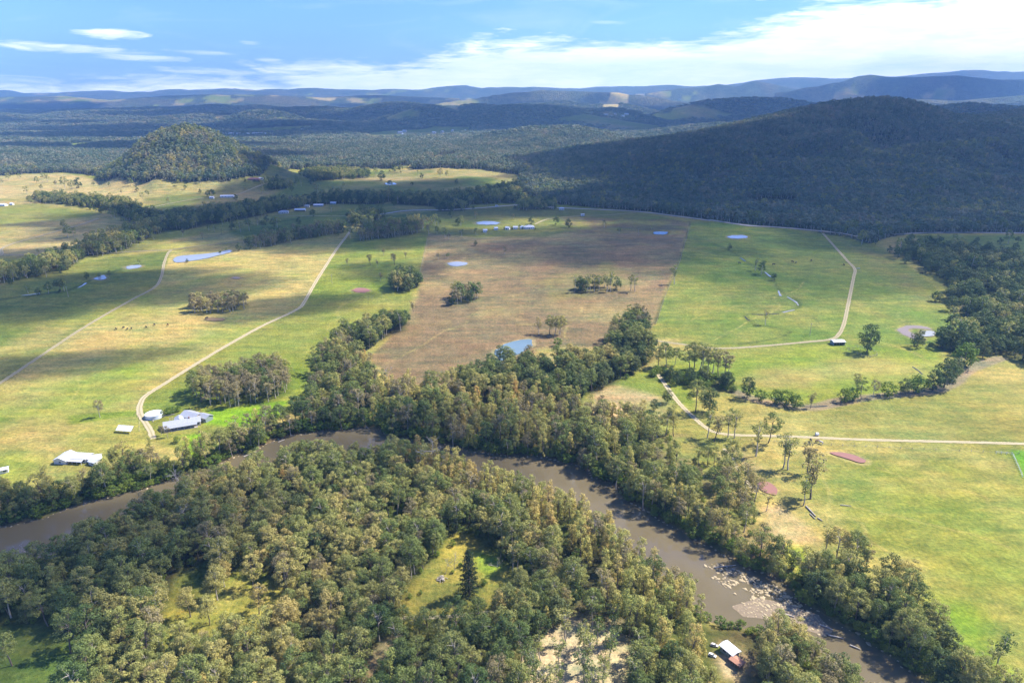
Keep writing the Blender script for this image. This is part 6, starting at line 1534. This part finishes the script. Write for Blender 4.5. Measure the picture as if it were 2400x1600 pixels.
# the large grey-roofed house
e = bld('farm_house', 424, 974, R(24), 'large grey-roofed house with several wings and a verandah beside the hooked track', 'house'); e.scale = (.92,) * 3
wing(e, 22, 8, 3.0, 1.9, -1, -2, 0, W_CREAM, R_GREY, wins=5, door=True)
wing(e, 13, 9, 3.0, 1.9, 5, 7, R(-50), W_CREAM, R_GREY, wins=3, zoff=0.02)
wing(e, 8, 6, 3.0, 1.4, 13, 1.5, R(-50), W_GREEN, R_GREY, wins=2, zoff=0.05)
wing(e, 6, 5, 2.8, 1.2, -3, 4.5, R(90), W_CREAM, R_GREY, wins=1, zoff=0.04)
part('verandah_roof', [([(-12, -8.6, 2.4), (8, -8.6, 2.4), (8, -6.4, 2.75), (-12, -6.4, 2.75), (-12, -8.6, 2.5), (8, -8.6, 2.5), (8, -6.4, 2.85), (-12, -6.4, 2.85)], box_geo(0, 0, 0, 1, 1, 1)[1])], R_GREY, e)
for k in range(6): part('verandah_post', [box_geo(-11.8 + k * 3.9, -8.5, -.8, -11.65 + k * 3.9, -8.35, 2.42)], M_TRIM, e)
part('deck', [box_geo(-12, -8.6, -.6, 8, -6.01, .12)], M_POST, e)
part('pergola', [box_geo(-9 + k * .9, 3.2, 2.5, -8.9 + k * .9, 8.5, 2.62) for k in range(7)] + [box_geo(-9.2, 3.2, 2.35, -3.2, 3.35, 2.49), box_geo(-9.2, 8.35, 2.35, -3.2, 8.5, 2.49)], M_POST, e)
part('pergola_post', [box_geo(-9.1, 8.4, -.5, -8.98, 8.52, 2.36)], M_POST, e); part('pergola_post', [box_geo(-3.4, 8.4, -.5, -3.28, 8.52, 2.36)], M_POST, e)
part('chimney', [box_geo(3.0, -2.6, 3.6, 3.8, -1.8, 5.9)], W_BRICK, e)
# hedge line and retaining edge behind it
e = bld('garden_wall', 385, 968, R(24), 'low timber garden edge curving behind the grey-roofed house', 'wall')
part('sleeper', [box_geo(-8, 9, -.3, 4, 9.3, .5)], M_POST, e); part('sleeper', [box_geo(-8.4, 3, -.3, -8.1, 9, .5)], M_POST, e)
for k, (a_, b_, h, kd) in enumerate([(378, 955, 14, 'bush0'), (388, 951, 15, 'bush1'), (400, 948, 14, 'bush0'), (412, 944, 12, 'bush1'), (372, 1000, 22, 'brown0'), (385, 1004, 24, 'brown1'), (408, 1016, 14, 'bush0'), (438, 944, 12, 'oak1'), (452, 946, 10, 'oak2'), (462, 948, 10, 'oak0')]):
    lone(a_, b_, h, kd, ['clipped green shrub behind the grey-roofed house', 'clipped green shrub behind the grey-roofed house', 'clipped green shrub behind the grey-roofed house', 'clipped green shrub behind the grey-roofed house', 'brown leafy tree where the hooked track ends', 'brown tree in front of the grey-roofed house', 'green shrub below the grey-roofed house', 'rusty shrub right behind the grey-roofed house', 'rusty shrub right behind the grey-roofed house', 'rusty shrub right behind the grey-roofed house'][k],
         'clipped shrubs behind the grey-roofed house' if k < 4 else ('rusty shrubs behind the grey-roofed house' if k > 6 else None), name='garden_tree')
# water tank
x, y, z = at(355, 957); e = empty('water_tank', (x, y, z)); tag(e, 'round pale steel water tank between the hooked track and the grey-roofed house', 'water tank')
r0 = 5.2; n_ = 36
V = [(r0 * math.cos(6.283185 * k / n_), r0 * math.sin(6.283185 * k / n_), zz) for zz in (-.5, 2.6) for k in range(n_)]
mesh_obj('shell', V, [(k, (k + 1) % n_, n_ + (k + 1) % n_, n_ + k) for k in range(n_)], [M_TANK], e, True)
V = [((r0 + .12) * math.cos(6.283185 * k / n_), (r0 + .12) * math.sin(6.283185 * k / n_), 2.55) for k in range(n_)] + [(0, 0, 3.0)]
mesh_obj('lid', V, [(k, (k + 1) % n_, n_) for k in range(n_)], [R_WHITE], e)
part('hatch', [box_geo(2.5, -.5, 2.75, 3.4, .4, 3.0)], M_TRIM, e)
# the white house by the river
e = bld('farm_house', 174, 1056, R(-6), 'long white-roofed house at the edge of the riverside trees', 'house'); e.scale = (.86,) * 3
wing(e, 11, 9, 3.0, 1.8, -6.5, -1, R(90), W_WHITE, R_WHITE, wins=2)
wing(e, 13, 8, 3.0, 1.5, 3.5, 1, R(0), W_WHITE, R_WHITE, wins=3, door=True, zoff=.04)
wing(e, 7, 6, 2.7, 1.2, 13.5, 1.5, R(20), W_WHITE, R_WHITE, wins=2, zoff=.02)
wing(e, 6, 5, 2.7, 1.0, 17, -3.5, R(-15), W_WHITE, R_ZINC, wins=1)
e.scale = (.8,) * 3
part('verandah_roof', [([(-1.5, -6.2, 2.3), (9, -6.2, 2.3), (9, -3.7, 2.7), (-1.5, -3.7, 2.7), (-1.5, -6.2, 2.4), (9, -6.2, 2.4), (9, -3.7, 2.8), (-1.5, -3.7, 2.8)], box_geo(0, 0, 0, 1, 1, 1)[1])], R_WHITE, e)
for k in range(4): part('verandah_post', [box_geo(-1.4 + k * 3.4, -6.1, -.8, -1.25 + k * 3.4, -5.95, 2.33)], M_TRIM, e)
e = bld('small_shed', 10, 1084, R(30), 'little white shed under the trees at the left picture edge', 'shed'); wing(e, 4, 3, 2.3, .7, 0, 0, 0, W_WHITE, R_WHITE, wins=1)
# solar array
x, y, z = at(288, 992); e = empty('solar_array', (x, y, z), R(-8)); tag(e, 'raised white-framed solar array standing alone in the pasture', 'solar panels')
c_, s_ = math.cos(R(32)), math.sin(R(32))
for i in range(5):
    for j in range(2):
        u0, u1 = -5 + i * 2.02, -5 + i * 2.02 + 1.94; v0, v1 = -1.9 + j * 1.95, -1.9 + j * 1.95 + 1.87
        q = [(u, v * c_, 2.6 + v * s_) for u, v in ((u0, v0), (u1, v0), (u1, v1), (u0, v1))]
        part('panel', [(q + [(a, b_, c2 + .06) for a, b_, c2 in q], box_geo(0, 0, 0, 1, 1, 1)[1])], R_WHITE if False else M_TANK, e)
for sx in (-4, 0, 4):
    for sy in (-1.2, 1.2): part('leg', [box_geo(sx, sy - .06, -.5, sx + .12, sy + .06, 2.5 + sy * .58)], M_POST, e)
# shed by the lower right bank
e = bld('river_shed', 1675, 1500, R(-58), 'white-roofed shed in the sandy clearing by the lower river bank', 'shed'); wing(e, 5.6, 3.6, 2.5, .4, 0, 0, 0, W_GREEN, R_WHITE, wins=2, door=True)
e = bld('rusty_shed', 1692, 1526, R(-52), 'low rusty orange lean-to just below the white-roofed river shed', 'shed'); wing(e, 3.8, 2.6, 1.9, .3, 0, 0, 0, W_BRICK, R_RUST, open_front=True)
def vehicle(px, py, rz, label, name, col, cat):
    e = bld(name, px, py, rz, label, cat); e.scale = (.62,) * 3; m = plain('vehicle_paint', col, .35, var=.04)
    V = [(-2.2, -.9, .35), (2.2, -.9, .35), (2.2, .9, .35), (-2.2, .9, .35), (-2.2, -.88, 1.0), (2.15, -.85, .9), (2.15, .85, .9), (-2.2, .88, 1.0)]
    part('body', [(V, box_geo(0, 0, 0, 1, 1, 1)[1])], m, e)
    V = [(-1.9, -.82, 1.005), (.9, -.82, .96), (.9, .82, .96), (-1.9, .82, 1.005), (-1.7, -.68, 1.6), (.3, -.68, 1.58), (.3, .68, 1.58), (-1.7, .68, 1.6)]
    part('cabin', [(V, box_geo(0, 0, 0, 1, 1, 1)[1])], M_GLASS, e)
    part('roof', [box_geo(-1.72, -.7, 1.61, .32, .7, 1.68)], m, e)
    for sx in (-1.4, 1.4):
        for sy in (-.9, .72):
            n_ = 14; V = [(sx + .34 * math.cos(6.2832 * k / n_), sy + dy_, .34 + .34 * math.sin(6.2832 * k / n_)) for dy_ in (0, .18) for k in range(n_)]
            part('wheel', [(V, [(k, (k + 1) % n_, n_ + (k + 1) % n_, n_ + k) for k in range(n_)] + [tuple(range(n_))[::-1], tuple(range(n_, 2 * n_))])], M_DARKIN, e)
    for sy in (-.7, .45): part('headlight', [box_geo(2.16, sy, .62, 2.22, sy + .25, .78)], M_TRIM, e)
vehicle(1641, 1483, R(-20), 'pale car parked above the white-roofed river shed', 'parked_car', (.62, .56, .54), 'car')
vehicle(1636, 1506, R(-30), 'white car half hidden in trees left of the sandy drive', 'parked_car', (.78, .78, .76), 'car')
vehicle(592, 1352, R(15), 'grey car parked under the leaning gum at the glade', 'parked_car', (.30, .33, .36), 'car')
# farmhouse cluster on the rise
def small(px, py, w_px, d_m, label, rz=0, roof=None, wall=None, name='farm_shed', cat='shed', h=3.0, rise=1.4, hip=False, wins=2, door=False, open_front=False):
    x, y, z = at(px, py); L = w_px * mpp(x, y, z); e = empty(name, (x, y, z), rz); tag(e, label, cat)
    wing(e, L, d_m, h, rise, 0, 0, 0, wall, roof, hip=hip, wins=wins, door=door, open_front=open_front); return e
e = small(1216, 525, 20, 11, 'white farmhouse with hipped roof on the brown rise', R(8), R_WHITE, W_WHITE, 'farm_house', 'house', hip=True, rise=2.6, wins=4, door=True)
wing(e, 7, 7, 2.8, 1.4, -10.5, 0, R(90), W_WHITE, R_ZINC, wins=1)
for px, py, w_, lb, rf in [(1184, 526, 10, 'white shed just left of the farmhouse on the rise', R_WHITE), (1166, 527, 9, 'pale shed in the middle of the farmyard row on the rise', R_ZINC), (1139, 528, 7, 'square white tank-like shed left of the farmyard row', R_WHITE), (1114, 533, 8, 'white shed at the left end of the farmyard row', R_WHITE)]: small(px, py, w_, 6, lb, R(random.uniform(-20, 20)), rf, W_WHITE)
row('garden bush beside the farmhouse sheds on the rise', 'garden bushes on the rise', [(1176, 528, 7, 'mdark0'), (1193, 524, 8, 'mdark1'), (1200, 527, 6, 'mdark0'), (1158, 528, 6, 'mdark1'), (1229, 529, 6, 'mdark0')])
small(1290, 482, 11, 8, 'small house by the road below the mountain', R(5), R_ZINC, W_CREAM, 'cottage', 'house', hip=True, rise=1.8, wins=3)
small(1338, 496, 7, 5, 'white cube shed beside the farmhouse drive', R(10), R_WHITE, W_WHITE, rise=.5)
small(523, 453, 27, 9, 'long white-fronted shed in the far shaded paddock', R(6), R_WHITE, W_WHITE, rise=1.5, wins=4)
small(487, 456, 8, 5, 'small white hut left of the long white-fronted shed', R(6), R_WHITE, W_WHITE)
e = small(583, 414, 24, 10, 'reddish homestead below the round knoll', R(5), R_RED, W_BRICK, 'homestead', 'house', hip=True, rise=2.4, wins=4); small(600, 412, 8, 6, 'white shed at the right end of the reddish homestead', R(0), R_WHITE, W_WHITE)
row('dark garden tree in front of the reddish homestead', 'garden trees at the reddish homestead', [(563, 418, 7, 'mdark0'), (573, 418, 6, 'mdark1'), (584, 419, 7, 'mdark0'), (595, 418, 6, 'mdark1')])
small(652, 490, 20, 10, 'grey-roofed house left in the row behind the creek belt', R(8), R_GREY, W_CREAM, 'house', 'house', hip=True, rise=2.4, wins=4)
small(690, 485, 22, 8, 'long low pale shed in the middle of the row by the creek belt', R(6), R_ZINC, W_CREAM, wins=4, open_front=True)
small(732, 474, 20, 9, 'white-roofed shed right in the row by the creek belt', R(5), R_WHITE, W_GREEN, wins=3); small(766, 469, 12, 8, 'small teal-grey shed at the right end of the row', R(0), R_ZINC, W_GREEN); small(706, 476, 9, 6, 'small grey shed behind the long low pale shed', R(0), R_GREY, W_CREAM)
small(5, 473, 16, 9, 'white-roofed house cut by the left picture edge', R(0), R_WHITE, W_WHITE, 'house', 'house', wins=3); small(28, 471, 5, 5, 'tiny white shed right of the house at the left edge', R(0), R_WHITE, W_WHITE)
small(1043, 372, 18, 14, 'long pale shed on the wooded crest behind the shaded paddock', R(4), R_WHITE, W_WHITE, wins=3); small(1186, 380, 7, 9, 'small white shed at the left foot of the mountain', R(0), R_WHITE, W_WHITE)
small(1141, 475, 6, 4, 'small white box truck stopped on the road before the tree row', R(0), R_WHITE, W_WHITE, name='white_truck', cat='truck', h=2.6, rise=.1, wins=1)
# open tin shed and stockyard
e = small(1923, 790, 24, 6, 'open-fronted tin shed beside the bend of the right dirt track', R(5), R_WHITE, W_GREEN, rise=.7, h=2.8, open_front=True)
def fence(pts, label, post_h=1.2, gap=3.0, rails=2, m=None, name='fence', thick=.09, cat='fence'):
    P = wpoly(pts); seg = np.concatenate([[0], np.cumsum(np.linalg.norm(np.diff(P, axis=0), axis=1))]); k = max(2, int(seg[-1] / gap)); s = np.linspace(0, seg[-1], k)
    X_, Y_ = np.interp(s, seg, P[:, 0]), np.interp(s, seg, P[:, 1]); Z_ = zmesh(X_, Y_); m = m or M_POST
    e = empty(name, (X_[0], Y_[0], Z_[0])); tag(e, label, cat); g = []
    for a, b_, c2 in zip(X_ - X_[0], Y_ - Y_[0], Z_ - Z_[0]):
        geo_ = box_geo(a - thick, b_ - thick, c2 - .3, a + thick, b_ + thick, c2 + post_h)
        if k <= 60: part('post', [geo_], m, e)
        else: g.append(geo_)
    if g: o = part('posts', g, m, e); o['kind'] = 'stuff'
    for r_ in range(rails):
        h = post_h * (.45 + .45 * r_)
        V, Q = tube_arr([(a - X_[0], b_ - Y_[0], c2 - Z_[0] + h) for a, b_, c2 in zip(X_, Y_, Z_)], [thick * .5 if rails < 3 else .04] * k, 4)
        o = bpy.data.objects.new('rail', fast_mesh('rail', V, Q, [m])); link(o); o.parent = e
    return e
fence([(1945, 803), (1978, 798), (2006, 806), (2016, 816), (1996, 822), (1965, 812), (1945, 803)], 'timber rail stockyard around the big round lone tree', 1.6, 2.6)
fence([(1933, 790), (1948, 800)], 'short rail fence from the open tin shed to the stockyard', 1.4, 2.5)
fence([(2288, 1041), (2325, 1043), (2348, 1095)], 'white rail fence around the bright green plot at the right edge', 1.5, 2.5, m=M_TRIM)
fence([(985, 537), (968, 612), (958, 650)], 'wire fence dividing the bright green slope from the brown paddock', 1.3, 8, 1, thick=.12)
fence([(1586, 512), (1562, 600), (1528, 680), (1506, 745)], 'wire fence between the brown paddock and the right green paddock', 1.3, 8, 1, thick=.12)
fence([(1700, 1010), (1900, 1022), (2200, 1036), (2340, 1042)], 'wire fence running below the straight pale track', 1.3, 6, 1, thick=.08)
fence([(320, 945), (320, 990)], 'faint wire fence left of the hooked track', 1.3, 5, 1, thick=.08)
# power poles
def pole(px, py, label, h=11):
    x, y, z = at(px, py); e = empty('power_pole', (x, y, z)); tag(e, label, 'power pole')
    V, Q = tube_arr([(0, 0, -.5), (0, 0, h)], [.2, .13], 8); o = bpy.data.objects.new('pole', fast_mesh('pole', V, Q, [M_POST])); link(o); o.parent = e
    part('crossarm', [box_geo(-1.2, -.08, h - .9, 1.2, .08, h - .7)], M_POST, e)
for a_, b_, lb in [(1466, 542, 'slim power pole on the right part of the brown paddock'), (763, 652, 'power pole beside the dirt track up the pasture'), (157, 682, 'power pole in the dark green left paddock'), (1860, 770, 'short pole left of the open tin shed'), (1120, 480, 'power pole by the road behind the oval pond'), (560, 560, 'power pole beside the level track above the long pond')]: pole(a_, b_, lb)
# ------------------------------------------------------------------ cattle
def cow_mesh(m):
    me = bpy.data.meshes.new('cow'); bm = bmesh.new()
    J = {'rump': (-.85, 0, 1.25, .34), 'mid': (-.1, 0, 1.2, .40), 'chest': (.55, 0, 1.2, .36), 'neck': (.95, 0, 1.3, .22), 'head': (1.25, 0, 1.15, .17), 'nose': (1.55, 0, .98, .11), 'tail': (-1.2, 0, 1.3, .06), 'tail2': (-1.28, 0, .65, .04)}
    E = [('mid', 'rump'), ('mid', 'chest'), ('chest', 'neck'), ('neck', 'head'), ('head', 'nose'), ('rump', 'tail'), ('tail', 'tail2')]
    for s, n_ in ((1, 'l'), (-1, 'r')):
        J['fh' + n_] = (.55, .22 * s, .85, .15); J['fk' + n_] = (.60, .23 * s, .42, .08); J['ff' + n_] = (.58, .23 * s, .03, .08)
        J['hh' + n_] = (-.80, .23 * s, .90, .19); J['hk' + n_] = (-.92, .24 * s, .48, .08); J['hf' + n_] = (-.82, .24 * s, .03, .08); J['ear' + n_] = (1.12, .26 * s, 1.32, .05)
        E += [('chest', 'fh' + n_), ('fh' + n_, 'fk' + n_), ('fk' + n_, 'ff' + n_), ('rump', 'hh' + n_), ('hh' + n_, 'hk' + n_), ('hk' + n_, 'hf' + n_), ('head', 'ear' + n_)]
    K = list(J); sk = bm.verts.layers.skin.verify(); vs = {k: bm.verts.new(J[k][:3]) for k in K}
    for k in K: vs[k][sk].radius = (J[k][3], J[k][3]); vs[k][sk].use_root = (k == 'mid')
    for a, b_ in E: bm.edges.new((vs[a], vs[b_]))
    bm.to_mesh(me); bm.free();
    o = bpy.data.objects.new('cow_src', me); link(o); md = o.modifiers.new('s', 'SKIN'); ms = o.modifiers.new('u', 'SUBSURF'); ms.levels = 1
    dg = bpy.context.evaluated_depsgraph_get(); dg.update(); out_ = bpy.data.meshes.new_from_object(o.evaluated_get(dg)); out_.name = 'cow'
    bpy.data.objects.remove(o); out_.materials.clear(); out_.materials.append(m); return out_
cow_b = cow_mesh(plain('black_hide', (.018, .016, .015), .7)); cow_w = cow_mesh(plain('cream_hide', (.60, .54, .45), .7)); cow_r = cow_mesh(plain('brown_hide', (.12, .06, .035), .7))
def cow(px, py, me_, label, group=None, s=1.25):
    x, y, z = at(px, py); o = bpy.data.objects.new('cow', me_); link(o); o.location = (x, y, z); o.rotation_euler = (0, 0, random.uniform(0, 6.28)); o.scale = (s,) * 3; tag(o, label, 'cow', group)
for i_, (a_, b_) in enumerate([(267, 757), (284, 754), (293, 757), (302, 756), (336, 753), (355, 747), (386, 747)]): cow(a_, b_, cow_b if a_ != 386 else cow_r, 'dark cow grazing in the loose herd left of the tree clump, ' + ORD[i_] if a_ != 386 else 'brown cow at the right end of the loose herd', 'dark cows in the left pasture' if a_ != 386 else None, 1.15)
cow(475, 733, cow_b, 'black cow standing at the brown waterhole', None, 1.4)
for i_, (a_, b_) in enumerate([(2107, 782), (2115, 782), (2122, 782)]): cow(a_, b_, cow_b, 'black cow in the line below the curved mud band, ' + ['left one', 'middle one', 'right one'][i_], 'black cows below the curved mud band')
cow(1862, 1014, cow_b, 'black cow lying left just below the straight track'); cow(1876, 1016, cow_r, 'dark brown cow next to the white one below the straight track'); cow(1885, 1019, cow_w, 'white cow below the straight track')
for i_, (a_, b_) in enumerate([(1698, 606), (1777, 609), (1820, 603), (1828, 605), (1863, 600), (1938, 610)]): cow(a_, b_, cow_b, 'black cow dotted over the far green paddock by the creek, ' + ORD[i_], 'black cows in the far green paddock', 1.5)
cow(2116, 629, cow_b, 'lone black cow on the slope left of the right-hand woods', None, 1.5)
for a_, b_, lb in [(1876, 1000, 'white round hay bale just above the straight track'), (1971, 617, 'grey water trough by the bend of the far dirt track')]:
    x, y, z = at(a_, b_); n_ = 20; V = [(d_, 1.0 * math.cos(6.2832 * k / n_), 1.0 + 1.0 * math.sin(6.2832 * k / n_)) for d_ in (-.8, .8) for k in range(n_)]
    o = mesh_obj('hay_bale' if 'bale' in lb else 'water_trough', V if 'bale' in lb else [(v[0] * 2.4, v[1], v[2] * .4) for v in V], [(k, (k + 1) % n_, n_ + (k + 1) % n_, n_ + k) for k in range(n_)] + [tuple(range(n_))[::-1], tuple(range(n_, 2 * n_))], [W_WHITE if 'bale' in lb else W_GREEN]); o.location = (x, y, z); tag(o, lb, 'hay bale' if 'bale' in lb else 'trough')
# ------------------------------------------------------------------ the village far off
r_ = random.Random(5)
for k in range(26):
    px = r_.uniform(505, 640); py = r_.uniform(308.5, 313); x, y, z = at(px, py); e = empty('village_house', (x, y, z), r_.uniform(0, 3)); tag(e, 'white building in the far village below the bright green field', 'house', 'white buildings of the far village')
    L = r_.uniform(18, 40); part('wall', [gable_walls(L, 14, 6, 3)], W_WHITE, e); part('roof', [gable_roof(L, 14, 6, 3, 1, .4)], R_WHITE, e)
for k in range(22):
    px = r_.choice([r_.uniform(820, 1000), r_.uniform(640, 760), r_.uniform(1000, 1100), r_.uniform(1380, 1460)]); py = r_.uniform(300, 312) if px < 1110 else r_.uniform(262, 270); x, y, z = at(px, py); e = empty('village_house', (x, y, z), r_.uniform(0, 3)); tag(e, 'pale house scattered among the far trees of the plain', 'house', 'pale houses scattered over the far plain')
    L = r_.uniform(16, 28); part('wall', [gable_walls(L, 13, 9, 3)], W_CREAM, e); part('roof', [gable_roof(L, 13, 9, 3, 1, .4)], R_ZINC, e)
